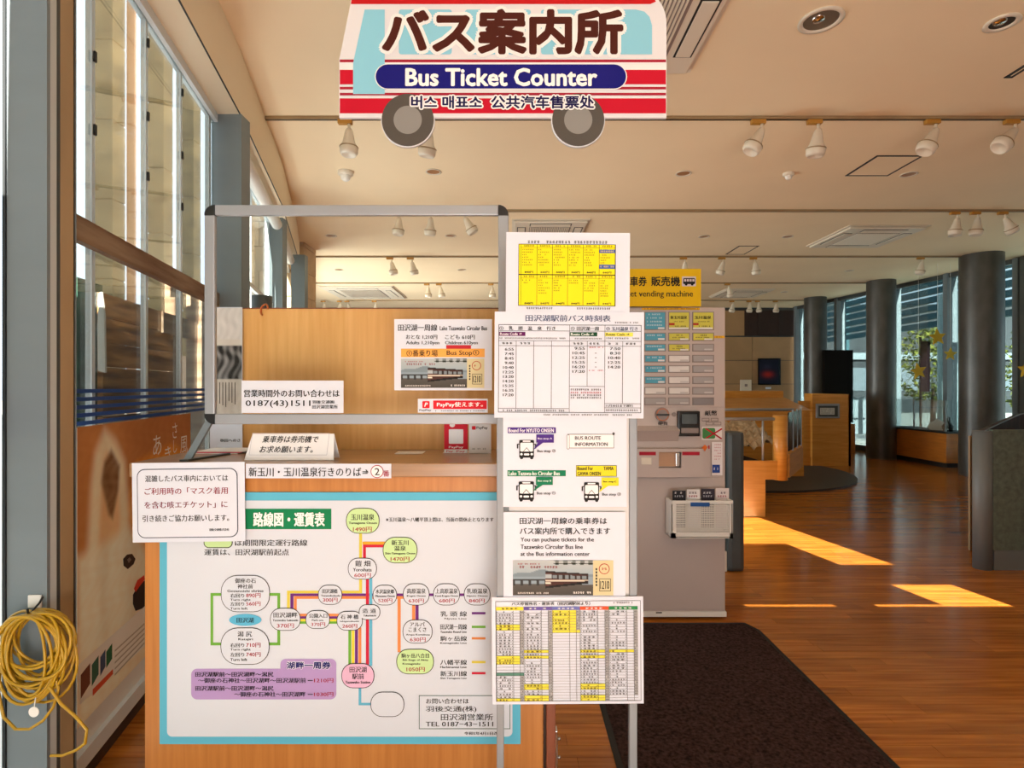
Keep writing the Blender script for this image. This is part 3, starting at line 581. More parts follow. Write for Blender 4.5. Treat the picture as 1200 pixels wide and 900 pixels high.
p.rect(429, 674, 432.6, 780, RE, L2+1); p.rect(433, 674, 436.5, 780, BL, L2+1); p.rect(420.4, 800, 423.6, 826.2, BL, L2); p.rect(420.4, 823.2, 436, 826.2, BL, L2)
for a, b, c_ in ((408.4, 411.8, GR), (412.3, 415.6, '#e3d43c'), (416.1, 419.6, PU), (420.1, 423.6, OR)): p.rect(a, 735, b, 780, c_, L2)
p.rect(483, 705, 486.7, 730, OR, L2); p.rect(487, 705, 490.7, 730, PU, L2)
for a, b in ((350, 362), (384, 398)):
    for i, c_ in enumerate((OR, PU, '#e3d43c', GR)): p.rect(a, 719+i*2.95, b, 721.9+i*2.95, c_, L2)
def pill(x0, y0, x1, y1, lines, fill='#d5dce6', col='#1c1c1c', r=None):
    r = r or min(x1-x0, y1-y0)*.46; p.rr(x0, y0, x1, y1, r, col, 4); p.rr(x0+.8, y0+.8, x1-.8, y1-.8, r-.8, fill, 5)
    for t, a, b, c_, d, k in lines: p.text(t, a, b, c_, d, k, .012 if (d-b) > 3.2 else .0, 6)
RD = '#a3283a'; K = '#1a1a1a'; PG = '#c6e5a4'
pill(405.8, 595, 445, 625, [('玉川温泉', 411.5, 602, 439, 609.4, K), ('Tamagawa Onsen', 409, 611, 442, 614.6, K), ('1490円', 414, 617, 436, 622.8, RD)], PG)
pill(448.8, 629, 489.4, 659.7, [('新玉川', 459, 632.4, 479, 638.6, K), ('温泉', 462, 639.2, 476, 645.2, K), ('Shin-Tamagawa Onsen', 451.5, 646.8, 487, 650, K), ('1470円', 458, 652, 480, 657.4, RD)], PG)
pill(408, 653.3, 441.9, 678.7, [('鎧 畑', 416.5, 656.3, 434.5, 663.3, K), ('Yoroihata', 414, 665, 436, 669.3, K), ('600円', 415.5, 671, 435, 676.4, RD)])
pill(437, 685, 465.5, 709, [('水沢温泉郷', 440.5, 690, 462, 695.3, K), ('Mizusawa Onsen', 440, 696.5, 463, 699.4, K), ('520円', 443.5, 700.8, 460, 705.6, RD)])
pill(472.3, 683.3, 503.5, 709, [('高原温泉', 477, 689, 499, 695.2, K), ('Kogen Onsen', 477, 696.6, 499, 699.6, K), ('630円', 479, 701, 497, 706, RD)])
pill(507.7, 683.3, 539, 709, [('上高原温泉', 510.5, 689, 536.5, 695.2, K), ('Kami-Kogen Onsen', 510, 696.6, 537, 699.6, K), ('680円', 514.6, 701, 533, 706, RD)])
pill(543.6, 683.3, 574.7, 709, [('乳頭温泉', 547, 689, 571.5, 695.2, K), ('Nyuto Onsen', 547, 696.6, 571.5, 699.6, K), ('840円', 549.5, 701, 568, 706, RD)])
pill(373, 685, 401.5, 708.3, [('田沢湖橋', 378, 689.5, 396, 695, K), ('Tazawakobashi', 376.5, 696.3, 399, 698.7, K), ('300円', 378.6, 700, 396, 705.2, RD)])
pill(420.8, 707.8, 445.9, 726, [('造 道', 425, 712.5, 441, 718, K), ('Tukurimichi', 426, 719.5, 441, 722, K)])
pill(394.8, 715.6, 425.4, 738.4, [('石 神 橋', 399.5, 719.5, 420.5, 725, K), ('Ishigamibashi', 399, 726.6, 421, 729, K), ('260円', 401.5, 730.5, 419, 735.7, RD)])
pill(358.4, 714.7, 387, 736.4, [('公園入口', 362.5, 718.5, 384, 723.6, K), ('Park ent.', 366, 725, 380, 727.5, K), ('370円', 365, 728.7, 381.5, 733.5, RD)])
pill(316.9, 712, 352.7, 738.7, [('田沢湖畔', 321, 717, 349, 723.3, K), ('Tazawako Lakeside', 320, 725, 350, 727.6, K), ('370円', 325, 730, 345, 735.5, RD)])
pill(259.4, 673.6, 316.8, 716.9, [('御座の石', 276, 677, 300.5, 683, K), ('神社前', 279, 684, 297, 689.4, K), ('Gozanoishi shrine', 267, 690.4, 309.5, 693.6, K), ('右回り', 270.5, 695, 287, 700, K), ('890円', 289, 694.6, 306, 700, RD), ('Turn right', 270.5, 701, 294.5, 704.4, K), ('左回り', 270.5, 705, 287, 709.6, K), ('560円', 289, 704.4, 306, 709.6, RD), ('Turn left', 270.5, 711, 291, 714, K)], r=19)
p.ell(288, 726, 19, 7, '#5db6d8', 5); p.text('田沢湖', 278, 723, 298, 729.3, K, .012, 6)
pill(259, 735, 316.4, 778.4, [('潟 尻', 279, 739, 296, 745.6, K), ('Katajiri', 280, 747, 297, 750.6, K), ('右回り', 270.5, 753, 287, 758, K), ('710円', 289, 752.6, 306, 758, RD), ('Turn right', 270.5, 759, 294.5, 762.6, K), ('左回り', 270.5, 764, 287, 769, K), ('740円', 289, 763.6, 306, 769, RD), ('Turn left', 270.5, 770.5, 290.5, 774, K)], r=20)
pill(472, 725.6, 507, 753.6, [('アルパ', 480.5, 728.5, 498, 733.6, K), ('こまくさ', 479, 734.4, 500, 740, K), ('Arupa Komakusa', 476, 742, 504, 744.8, K), ('630円', 480.5, 746.2, 499, 751.5, RD)])
pill(464.7, 760, 508.7, 789.6, [('駒ヶ岳八合目', 470.5, 765, 503, 770.4, K), ('8th Stage of Akita', 472, 771.5, 502, 774.6, K), ('Komagatake', 472, 776, 493, 779, K), ('1050円', 476.5, 781, 498, 786.4, RD)], PG)
pill(400.4, 776.7, 439, 806, [('田沢湖', 410, 780.5, 430, 787.5, K), ('駅前', 413, 788.5, 427, 795.3, K), ('Tazawako Station', 405, 797, 434.5, 800.4, K)], '#e2b6d2')
pill(434.4, 810, 474, 839.6, [])
p.rect(244, 596, 388.5, 620, '#0f8050', 2); p.text('乗合バス', 246, 600, 284, 617, '#eef2ee', .02, 4); p.text('路線図・運賃表', 297, 600, 381, 617, '#f2f5f2', .022, 4)
p.rr(239, 628, 273, 642, 6, K, 2); p.rr(240, 629, 272, 641, 5, PG, 3)
p.text('は期間限定運行路線', 275.6, 632, 360.5, 639.8, K, .012); p.text('運賃は、田沢湖駅前起点', 239.7, 643, 339, 650.8, K, .012)
p.text('※玉川温泉〜八幡平頂上間は、当面の間休止となります', 452.4, 606, 578.5, 611.4, K, .01)
LI = '#b295c9'; p.rr(224.4, 783.3, 394.4, 819.3, 7, LI, 2); p.rr(329, 771.8, 394.4, 800, 6, LI, 3)
p.text('湖畔一周券', 336.7, 775, 387.8, 783, '#f0ecf6', 0, 4, rad=1.0); p.text('湖畔一周券', 336.7, 775, 387.8, 783, '#24246a', 0, 6, rad=.3)
p.text('田沢湖駅前〜田沢湖畔〜潟尻', 229.5, 786.7, 321, 792.6, K, .012, 5); p.text('〜御座の石神社〜田沢湖畔〜田沢湖駅前', 232.7, 793.7, 359, 799.8, K, .012, 5)
p.rect(361, 796.4, 367, 797.3, K, 5); p.text('1210円', 368.4, 794.2, 391, 799.5, RD, .015, 5)
p.text('田沢湖駅前〜田沢湖畔〜潟尻', 229.5, 803, 321, 809, K, .012, 5); p.text('〜御座の石神社〜田沢湖畔', 275, 810, 358.4, 816, K, .012, 5)
p.rect(361, 812.7, 367, 813.6, K, 5); p.text('1030円', 368.4, 810.4, 391, 815.7, RD, .015, 5)
for jp, en, y0, y1, y2, y3, ya, c_ in (('乳 頭 線', 'Nyuto Line', 716, 722.3, 723.6, 726.4, 717, PU), ('田沢湖一周線', 'Tazawako Round Line', 731, 737.6, 738.8, 741.6, 733, GR), ('駒ヶ岳線', 'Komagatake Line', 745, 751, 752.2, 755, 746.4, OR), ('八幡平線', 'Hachimantai Line', 772.7, 779, 780, 782.8, 774.2, YE), ('新玉川線', 'Shin Tamagawa Line', 786, 792.2, 793.3, 796.1, 787.2, RE)):
    p.text(jp, 516, y0, 547.3, y1, K, .008); p.text(en, 516 if len(en) > 12 else 521, y2, 547, y3, K, .005); p.rect(552.9, ya, 569, ya+2.7, c_, 2)
p.frame(491, 814.4, 598, 854, .8, '#2a5a4a', 2)
p.text('お問い合わせは', 499.3, 818, 549.3, 824.4, K, .012); p.text('羽後交通(株)', 499, 826.7, 558.4, 834.7, K, .012); p.text('田沢湖営業所', 516.7, 836, 577.8, 844, K, .012); p.text('TEL 0187−43−1511', 499, 845.3, 578, 851, K, .015); p.text('令和5年4月1日改正', 544, 857, 589, 861, K, .01)
p.done(o)
# ---- notice on corner of counter
o, p = sheet('mask_notice', 'laminated white notice with rounded border covering the upper left counter corner', 'notice', 155, 542, 287, 635, zc-.02, rot=math.radians(-.7))
p.rr(161, 549, 279, 630, 9, '#3a4258', 1); p.rr(162, 550, 278, 629, 8.3, '#dce1ec', 2)
p.text('混雑したバス車内においては', 170.8, 556.5, 268, 564.3, K, .008, 3); p.text('ご利用時の「マスク着用', 170, 571, 267.5, 579.3, '#8c2038', .01, 3); p.text('を含む咳エチケット」に', 169.7, 587, 267, 595.3, '#7c2038', .01, 3)
p.text('引き続きご協力お願いします。', 167.2, 603, 268.7, 611, K, .008, 3); p.text('羽後交通株式会社', 245, 619.3, 268.7, 622.5, K, 0, 3); p.done(o)
o, p = sheet('platform_notice', 'long narrow white notice taped along the counter top edge', 'notice', 288, 543.5, 458.5, 560.5, zc-.015)
p.text('新玉川・玉川温泉行きのりば⇒', 291.6, 547.5, 432.5, 558.5, K, .008); p.ell(442, 552.5, 7.6, 7.6, '#a3283a', 1); p.ell(442, 552.5, 6.7, 6.7, '#f1f0f2', 2); p.text('2', 439.3, 548.3, 445, 556.8, K, .01, 3); p.text('番', 449, 551, 456.5, 558.5, RD, .005); p.done(o)

# ================================================================ CLEAR SCREEN
zs = 1.86; ss = empty('clear_screen', (X(418, zs), zs, ZT), 'clear acrylic counter screen in an aluminium frame with black corners', 'screen')
fx0, fx1, fy0, fy1 = X(241, zs), X(596, zs), Z(497, zs), Z(241, zs); t = 12*zs/F
MB().box(fx0+t, fx1-t, zs-.009, zs+.009, fy1-t, fy1, .004).build('top_rail', M['alu'], ss); MB().box(fx0+t, fx1-t, zs-.009, zs+.009, fy0, fy0+t, .004).build('bottom_rail', M['alu'], ss)
MB().box(fx0, fx0+t, zs-.009, zs+.009, fy0+t, fy1-t, .004).build('side_rail', M['alu'], ss); MB().box(fx1-t, fx1, zs-.009, zs+.009, fy0+t, fy1-t, .004).build('side_rail', M['alu'], ss)
for cx, cz, a in ((fx0+t, fy0+t, 180), (fx1-t, fy0+t, 270), (fx0+t, fy1-t, 90), (fx1-t, fy1-t, 0)):
    MB().prismy([(cx, cz)]+[(cx+t*1.0*math.cos(math.radians(a+k*15)), cz+t*1.0*math.sin(math.radians(a+k*15))) for k in range(7)], zs-.0095, zs+.0095).build('corner_cap', M['black_plastic'], ss)
MB().box(fx0+t*.6, fx1-t*.6, zs-.0012, zs+.0012, fy0+t*.6, fy1-t*.6).build('acrylic_sheet', M['acrylic'], ss)
for sx, ex in ((fx0+.012, -.04), (fx1-.012, .0)):
    ft = MB().hexa([(sx-.01+ex, 1.80, ZT+.006), (sx+.014+ex, 1.80, ZT+.006), (sx+.014+ex, 1.812, ZT+.006), (sx-.01+ex, 1.812, ZT+.006), (sx-.01, zs-.006, fy0+.01), (sx+.014, zs-.006, fy0+.01), (sx+.014, zs+.006, fy0+.01), (sx-.01, zs+.006, fy0+.01)]).build('leg', M['steel_grey'], ss)
    MB().hexa([(sx-.012+ex, 1.78, ZT), (sx+.016+ex, 1.78, ZT), (sx+.06+ex, 1.96, ZT), (sx+.035+ex, 1.96, ZT), (sx-.012+ex, 1.78, ZT+.006), (sx+.016+ex, 1.78, ZT+.006), (sx+.06+ex, 1.96, ZT+.006), (sx+.035+ex, 1.96, ZT+.006)]).build('foot', M['steel_dark'], ft)
o, p = sheet('hours_notice', 'white notice with a telephone number stuck low on the clear screen', 'notice', 283, 446, 402.5, 484, zs-.011)
p.text('営業時間外のお問い合わせは', 286, 456.5, 398, 465.5, K, .018); p.text('0187(43)1511', 288, 469, 364, 478, K, .005); p.text('羽後交通㈱', 366, 469, 392, 473.2, K, .01); p.text('田沢湖営業所', 366, 474.4, 396, 479, K, .01); p.done(o)
def mixc(a, b, t): t = max(0, min(1, t)); return tuple(a[i]*(1-t)+b[i]*t for i in range(3))
def c3(h): return lin(h)[:3]
def busphoto(u, v):
    sky, mnt, lake, road = c3('#b9c0c0'), c3('#7f8f97'), c3('#8fa0ab'), c3('#5a5650')
    c = mixc(c3('#9fb0b8'), sky, 1-v*2.4)
    h = .42-.14*math.exp(-((u-.35)/.25)**2)-.03*math.sin(u*21)
    if v > h: c = mnt
    if v > .47: c = lake
    if v > .66+.1*u*.3: c = mixc(road, c3('#3f3c38'), (v-.66)*2)
    if .53 < v < .72 and u < .5 and (int(u*40) % 4 == 0 or abs(v-.55) < .02): c = c3('#3a3a3a')
    t = (u-.40)/.54
    if 0 < t < 1 and .30+.08*t < v < .80-.14*t:
        c = c3('#4a2c26') if t > .16 else c3('#5a3a32')
        if v < .35+.07*t: c = c3('#2a2422')
        if .40+.05*t < v < .52+.01*t: c = (c3('#7f8b90') if int(t*22) % 3 else c3('#2f2826')) if t > .16 else c3('#aeb8bc')
        if .56-.01*t < v < .60-.01*t: c = c3('#d8cdbb')
        if v > .74-.14*t: c = c3('#1c1a19')
        if t < .14 and .62 < v < .67: c = c3('#e8e2d0')
        if (t-.25)**2*9+(v-.74)**2*16 < .02 or (t-.8)**2*9+(v-.65)**2*16 < .012: c = c3('#0e0d0d')
    if u > .5 and v < .12 and math.sin(u*60)+math.cos(v*70) > 0: c = c3('#2d3328')
    return c
def ticket(p, x0, y0, x1, y1, xs):
    p.photo(x0, y0, xs, y1, busphoto, 90, 44, 2); p.rect(xs, y0, x1, y1, '#d8cda0', 2)
    w_ = x1-xs; h_ = y1-y0; cx = xs+w_*.55; p.ell(cx, y0+h_*.24, w_*.27, w_*.27, '#b8453a', 3, 20); p.ell(cx, y0+h_*.24, w_*.23, w_*.23, '#d8cda0', 4, 20); p.marks(cx-w_*.15, cx+w_*.15, y0+h_*.24, h_*.07, '#b8453a', 2, 5)
    p.text('1210', xs+w_*.35, y0+h_*.58, x1-w_*.2, y0+h_*.82, K, .0, 3); p.frame(xs+w_*.3, y0+h_*.52, x1-w_*.12, y0+h_*.88, w_*.03, '#5a5340', 3)
    for q in range(6): p.rect(xs+w_*.12, y0+h_*(.22+q*.09), xs+w_*.2, y0+h_*(.28+q*.09), '#3a3530', 3)
    p.marks(x0+(xs-x0)*.06, x0+(xs-x0)*.34, y0+h_*.1, h_*.045, '#a03a3a', None, 3); p.marks(x0+(xs-x0)*.08, x0+(xs-x0)*.56, y0+h_*.19, h_*.07, '#8a2a2a', None, 3)
    p.marks(x0+(xs-x0)*.06, x0+(xs-x0)*.45, y0+h_*.93, h_*.05, '#e8e4dc', None, 3); p.marks(x0+(xs-x0)*.75, xs-2, y0+h_*.92, h_*.06, '#f4f0e8', None, 3)
o, p = sheet('fare_poster', 'white poster with bus photograph and orange band on the clear screen', 'poster', 462, 374, 576.5, 457.4, zs-.011)
p.text('田沢湖一周線', 466.6, 380, 512.5, 388, K, .008); p.text('Lake Tazawako Circular Bus', 515.4, 382, 571, 387.3, K, .003)
p.text('おとな 1,210円', 475.8, 392.3, 512.5, 397.8, K, .005); p.text('こども 610円', 521.6, 392.3, 556.5, 397.8, K, .005); p.text('Adults 1,210yen', 475.8, 399.6, 515, 404.8, K, .004); p.text('Children 610yen', 521.6, 399.6, 560, 404.8, K, .004)
p.rect(470, 408.6, 568, 418.6, '#f2ac52', 1); p.text('①番乗り場', 476.5, 410, 513, 417.8, K, .01); p.text('Bus Stop①', 523.5, 410, 561.5, 417.8, K, .01); p.rect(523, 404.5, 552, 408.8, '#c22a34', 3); ticket(p, 470, 420.3, 567.5, 454.5, 547.3); p.done(o)
o, p = sheet('payment_sticker', 'small red and white payment sticker low on the clear screen', 'sticker', 489.7, 467.3, 571.5, 483.5, zs-.011)
p.rect(507.7, 469.3, 570.4, 479.3, '#d8202e', 1); p.text('PayPay使えます。', 512, 471, 566, 477.6, '#ffffff', .015); p.rr(495, 470, 503.5, 478.3, 1.2, '#e0202e', 1); p.text('P', 497.3, 471.6, 501.2, 476.8, '#ffffff', .03, 2, shear=.3); p.text('PayPay', 491.5, 479.5, 505.5, 482.3, K, 0); p.marks(510, 568, 481.4, 1.6, '#555555'); p.done(o)
# tent card on the counter
zt = 1.80; tc_ = empty('tent_card', (X(339, zt), zt, ZT), 'folded white tent card with two handwritten-style lines on the counter', 'sign')
q = MB(); yb, yt_ = zt, zt+.03; zl, zh = ZT+.0015, ZT+.085
q.hexa([(X(286, zt), yb, zl), (X(391, zt), yb, zl), (X(391, zt), yb+.001, zl), (X(286, zt), yb+.001, zl), (X(291, zt), yt_, zh), (X(388, zt), yt_, zh), (X(388, zt), yt_+.001, zh), (X(291, zt), yt_+.001, zh)])
q.hexa([(X(286, zt), yb+.065, zl), (X(391, zt), yb+.065, zl), (X(391, zt), yb+.066, zl), (X(286, zt), yb+.066, zl), (X(291, zt), yt_+.001, zh), (X(388, zt), yt_+.001, zh), (X(388, zt), yt_+.002, zh), (X(291, zt), yt_+.002, zh)])
q.build('card', M['paper_matte'], tc_)
def tentmap(px, py, l):
    v = (Z(py, zt+.012)-zl)/(zh-zl); yy = zt+.03*v-l*.0006-.0008; return (X(px, zt+.012), yy, Z(py, zt+.012))
p = Print(tentmap); p.frame(293, 508, 384, 533, .4, '#b9b9c0', 1); p.text('乗車券は券売機で', 306, 511, 372, 519, K, .006, shear=.15); p.text('お求め願います。', 304.5, 522.5, 367, 530.5, K, .006, shear=.15); p.done(tc_, 'lettering')
# payment standees
for k, (a, b, m_, lb) in enumerate(((520.5, 548, '#d42036', 'red and white payment card standing on the counter under the screen'), (549.5, 575.5, '#f4f3f5', 'white payment card standing on the counter beside the red one'))):
    zq = 2.0; o, p = sheet('payment_card', lb, 'card', a, 494, b, Z(0, 1) and (HY+(H0-ZT)*F/zq), zq, m=ink(m_), th=.003, group='payment cards on the counter')
    if k == 0: p.rr(526, 503, 543, 520, 1, '#f4f3f5', 1); p.ell(530, 498, 3.2, 2.6, '#f4f3f5', 1); p.text('PayPay', 526, 522.5, 543, 526, '#ffffff', .01); p.rect(520.5, 526.5, 548, 531, '#f4f3f5', 1); p.text('Pay', 523, 527.5, 531, 530.4, '#d42036', .02); p.text('Pay', 535, 527.5, 545, 530.4, '#d42036', .02)
    else: p.rr(553, 499.3, 557.5, 503.5, .8, '#e0202e', 1); p.text('PayPay', 558.5, 499.6, 571.5, 503.6, K, .008); p.marks(553, 572, 526, 2, '#999999')
    p.done(o)
# things lying on the counter back
for k, (a, y0, w_, d_, c_) in enumerate(((-.42, 1.98, .10, .07, '#efe9e0'), (-.25, 2.0, .16, .08, '#e6e0d8'), (-.05, 2.02, .09, .06, '#efe9e0'))):
    o = MB().box(a, a+w_, y0, y0+d_, ZT+.0005, ZT+.002).build('loose_slip', ink(c_), None, (a, y0, ZT)); tag(o, ['leftmost loose paper slip on the counter behind the screen', 'widest loose paper slip on the counter, in the middle', 'loose paper slip near the payment cards behind the screen'][k], 'paper', 'loose slips on the counter')
# picture leaflet left of the partition
def bw(u, v):
    n = math.sin(u*19+math.sin(v*23)*2)*math.cos(v*17+u*9); g = .35+.3*n
    if v < .28: g = .75+.08*n; return (g*.98, g*.95, g*.92)
    if v < .34: return (.72, .68, .62)
    if v < .64: g = max(.02, .12+.22*n); return (g, g, g*1.02)
    return (.62+.05*n, .58+.05*n, .52+.05*n)
o, p = sheet('picture_leaflet', 'grey photo leaflet standing left of the wooden partition behind the screen', 'leaflet', 246, 360, 284, 526, 2.11)
p.photo(246.5, 361, 283.5, 492, bw, 30, 70, 1); p.text('秋田へのさ', 258, 514, 282, 518, K, .0)
for i in range(8): p.rect(250+i*3.6, 448, 251+i*3.6, 478-(i*7 % 9), '#55504a', 2)
p.done(o)
# leaflet stack on left counter end
for k in range(3):
    o = MB().box(-1.15+.01*k, -.98+.01*k, 1.98+.004*k, 2.10+.004*k, ZT+.003*k+.0005, ZT+.003*k+.003).build('flyer', ink(['#f1efe8', '#d63a5a', '#efeadf'][k]), None, (-1.1, 2.0, ZT+.003*k)); tag(o, ['white flyer at the bottom of the small pile on the left counter end', 'pink-red flyer in the middle of the pile on the left counter end', 'cream flyer on top of the pile on the left counter end'][k], 'flyer')

# ================================================================ NOTICE STAND
zf = 1.60; st = empty('notice_stand', (X(664, zf), zf, 0), 'tall aluminium notice stand in front of the counter right end', 'stand')
for a, b in ((582, 590.5), (737.5, 747)): MB().box(X(a, zf), X(b, zf), zf, zf+.02, .03, Z(371, zf), .003).build('upright', mat('stand_alu', '#8e9397', .55, .3), st)
MB().box(X(590.5, zf), X(737.5, zf), zf+.006, zf+.012, Z(820, zf), Z(372, zf)).build('back_board', mat('board_grey', '#d3d1cf', .4), st)
MB().box(X(590.5, zf), X(737.5, zf), zf+.004, zf+.016, Z(824, zf), Z(815, zf)).build('lower_rail', M['alu'], st)
MB().box(X(590.5, zf), X(596.5, zf), zf+.0002, zf+.006, Z(599, zf), Z(593, zf)).build('clip', M['steel_dark'], st)
for a in (586, 742): MB().box(X(a, zf)-.015, X(a, zf)+.015, zf-.22, zf+.1, .0, .03, .006).build('foot', M['alu'], st)
YL = '#f0e414'
o, p = sheet('yellow_fare_sheet', 'laminated sheet with bright yellow fare grid at the top of the stand', 'notice', 593, 272.5, 738, 368, zf-.003, rot=math.radians(.4))
p.marks(618, 712, 284, 3.4); p.rect(607.5, 286.3, 721.4, 358.7, K, 1); cols = [608.2, 610.7, 629.4, 647.5, 665.4, 683.5, 702.2, 720.8]
for j, (ya, yb) in enumerate(((287, 321.6), (322.8, 358))):
    for a, b in zip(cols, cols[1:]):
        p.rect(a, ya, b-.5, yb, YL, 2)
        if b-a > 5:
            p.marks(a+3, b-3, ya+1.6, 2, '#3a3a10', None, 3); p.rect(a, ya+3.4, b-.5, ya+3.7, '#55550a', 3)
            for q in range(random.randint(2, 7)): p.marks(a+1, a+random.uniform(6, 15), ya+6+q*3, 1.6, '#6a6416', None, 3)
            p.text('840円', a+4, yb-3.6, a+14, yb-.8, K, .01, 3)
for ya, yb in ((292.5, 296.5), (310, 315)): p.rect(702.2, ya, 720.4, yb, '#4a64a8', 4); p.marks(703, 719, (ya+yb)/2, 1.8, '#f0d060', None, 5)
p.marks(617, 648, 361.5, 2.4); p.marks(676, 716, 361.5, 2.4); p.done(o)
o, p = sheet('bus_timetable', 'large white laminated bus timetable overlapping the stand sides', 'timetable', 579.5, 365.5, 754.5, 490, zf-.006, rot=math.radians(.3))
p.text('田沢湖駅前バス時刻表', 615.5, 369, 715.3, 377, '#56607e', .02); p.marks(718, 748, 377.8, 2)
T = .45
def hl(x0, x1, y): p.rect(x0, y-T/2, x1, y+T/2, K, 2)
def vl(x, y0, y1): p.rect(x-T/2, y0, x+T/2, y1, K, 2)
p.frame(584, 380.6, 751.3, 483.6, .6, K, 2); hl(584, 751.3, 388); hl(584, 751.3, 399.7); hl(584, 751.3, 405.5); vl(667.3, 380.6, 483.6); vl(708.6, 380.6, 483.6)
for x in (604.8, 625.4, 646.2): vl(x, 399.7, 478.8)
vl(688, 399.7, 452.7); vl(729.5, 399.7, 472.7); hl(584, 667, 478.8); hl(667, 708.6, 452.7); hl(708.6, 751, 472.7); hl(708.6, 751, 477.6)
p.text('①　乳　頭　温　泉　行き', 585, 382.6, 650.7, 387.4, K, .008); p.text('① 田沢湖一周', 668.6, 382.6, 701.4, 387.4, K, .008); p.text('② 玉川温泉 行き', 710, 382.6, 747, 387.4, '#2a3a5a', .008)
for a, b, c_, tc in ((584.8, 615.5, '#5c1458', '#f0e8f0'), (667.6, 699.6, '#124a2a', '#e8f0e8'), (709, 741.5, '#e6e05a', '#2a2a2a')): p.rect(a, 389.3, b, 394, c_, 2); p.text('Route Code ⇒', a+1, 390, b-4, 393.3, tc, .008, 3)
p.marks(585, 663, 396.8, 1.9); p.marks(673, 705, 396.8, 1.9); p.marks(710, 749, 396.3, 1.9)
for a in (588, 609, 671, 690, 712, 733): p.marks(a, a+13, 402.6, 2.4, K, 3)
for i, t_ in enumerate('6:55 7:45 8:45 9:40 10:40 12:25 13:20 14:20 15:35 16:35 17:20'.split()): p.text(t_, 589.5 if len(t_) > 4 else 591.5, 408+i*5.35, 602, 411.3+i*5.35, K, .012)
for i, t_ in enumerate('9:55 10:45 12:25 15:25 16:20 17:20'.split()): p.text(t_, 670.7 if len(t_) > 4 else 673, 406.6+i*5.4, 685.3, 410+i*5.4, K, .012); (p.rect(697, 408+i*5.4, 699, 408.6+i*5.4, K) if i not in (0, 5) else p.marks(690, 707, 407+i*5.4, 1.6, '#b03040'))
for i, t_ in enumerate('7:50 8:30 10:40 12:25 14:20'.split()): p.text(t_, 712.6 if len(t_) > 4 else 714.6, 406.6+i*5.4, 726.8, 410+i*5.4, K, .012)
for y, c_ in ((456.5, K), (460, '#b03040'), (463, K), (466, K)): p.marks(668.5, 705, y, 2.2, c_)
p.text('11月30日まで運行', 710, 473.6, 742, 476.8, K, .005); p.marks(710, 748, 480.5, 2.3); p.marks(589, 662, 481.3, 2.3); p.marks(637, 741, 486, 2); p.done(o)
def busicon(p, x0, y0, x1, y1):
    w_, h_ = x1-x0, y1-y0; R = lambda a, b, c_, d, k, l: p.rr(x0+a*w_, y0+b*h_, x0+c_*w_, y0+d*h_, min(w_, h_)*.06, k, l)
    R(.16, .85, .32, 1, K, 2); R(.68, .85, .84, 1, K, 2); R(.12, 0, .88, .92, K, 3); R(.17, .14, .83, .6, '#f1f0f2', 4); R(.3, .03, .7, .1, '#f1f0f2', 4)
    R(0, .2, .07, .45, K, 3); R(.93, .2, 1, .45, K, 3); p.rect(x0+.05*w_, y0+.2*h_, x0+.13*w_, y0+.24*h_, K, 3); p.rect(x0+.87*w_, y0+.2*h_, x0+.95*w_, y0+.24*h_, K, 3)
    R(.17, .68, .3, .8, '#f1f0f2', 4); R(.70, .68, .83, .8, '#f1f0f2', 4); R(.36, .7, .64, .8, '#f1f0f2', 4)
    p.poly([(x0+.32*w_, y0+.6*h_), (x0+.5*w_, y0+.38*h_), (x0+.68*w_, y0+.6*h_), (x0+.65*w_, y0+.6*h_), (x0+.5*w_, y0+.42*h_), (x0+.35*w_, y0+.6*h_)][::1], K, 5)
o, p = sheet('route_information_sheet', 'white sheet with three bus icons on the middle of the stand', 'notice', 589.5, 489, 734.5, 594, zf-.002)
PV = '#4a2a86'; GN = '#0f7a52'
def bal(x0, y0, x1, y1, tx, ty, c_): p.rect(x0, y0, x1, y1, c_, 6); p.poly([(x0+2, y1), (tx, ty), (x0+8, y1)], c_, 6)
p.rect(595, 500.8, 651.4, 507.6, PV, 1); p.text('Bound For NYUTO ONSEN', 596, 501.9, 649, 506.6, '#f0eef6', .01); bal(628.4, 509, 649, 518.6, 625, 527, PV); p.text('Bus stop A', 630, 512.6, 647, 515.4, '#d8d0ea', 0, 7); busicon(p, 605.7, 515.5, 628.5, 538); p.text('Bus stop ②', 629.5, 526.4, 651, 531, '#3a3a3a', 0)
p.rect(594.7, 551, 663, 558, GN, 1); p.text('Lake Tazawa-ko Circular Bus', 596, 552.2, 656, 557, '#eef6f0', .01); bal(628, 558.7, 647.7, 568, 624, 576, GN); p.text('Bus stop B', 630, 562, 646, 564.8, '#cfe8dc', 0, 7); busicon(p, 605, 564, 628.5, 587.6); p.text('Bus stop ①', 629, 575.8, 651, 580.4, '#3a3a3a', 0)
p.frame(675, 545.3, 722.7, 558.2, .5, K, 2); p.rect(675.3, 545.5, 722.5, 558, '#e8dc28', 1); p.text('Bound For', 676.5, 546.6, 695, 551, K, .006, 3); p.text('TAMA', 707, 546.6, 719, 551, K, .006, 3); p.text('GAWA ONSEN', 676.5, 552.6, 704, 557, K, .006, 3); bal(704.7, 559.5, 724.7, 569, 701, 577, '#e8dc28'); p.text('Bus stop C', 706.5, 563, 722, 565.8, K, 0, 7); busicon(p, 681.5, 565, 704.7, 588); p.text('Bus stop ②', 705.5, 577, 727.5, 581.8, '#3a3a3a', 0)
p.rect(665, 508.6, 719.5, 525.2, '#4a4a4a', 1); p.rect(665.5, 509.2, 719, 524.6, '#f1f0f2', 2); p.rr(664, 509, 667.3, 526.5, 1.6, '#4a4a4a', 3); p.rr(664.4, 509.5, 666.9, 526, 1.3, '#f1f0f2', 4); p.rr(717.5, 506.5, 720.2, 510, 1.3, '#4a4a4a', 3)
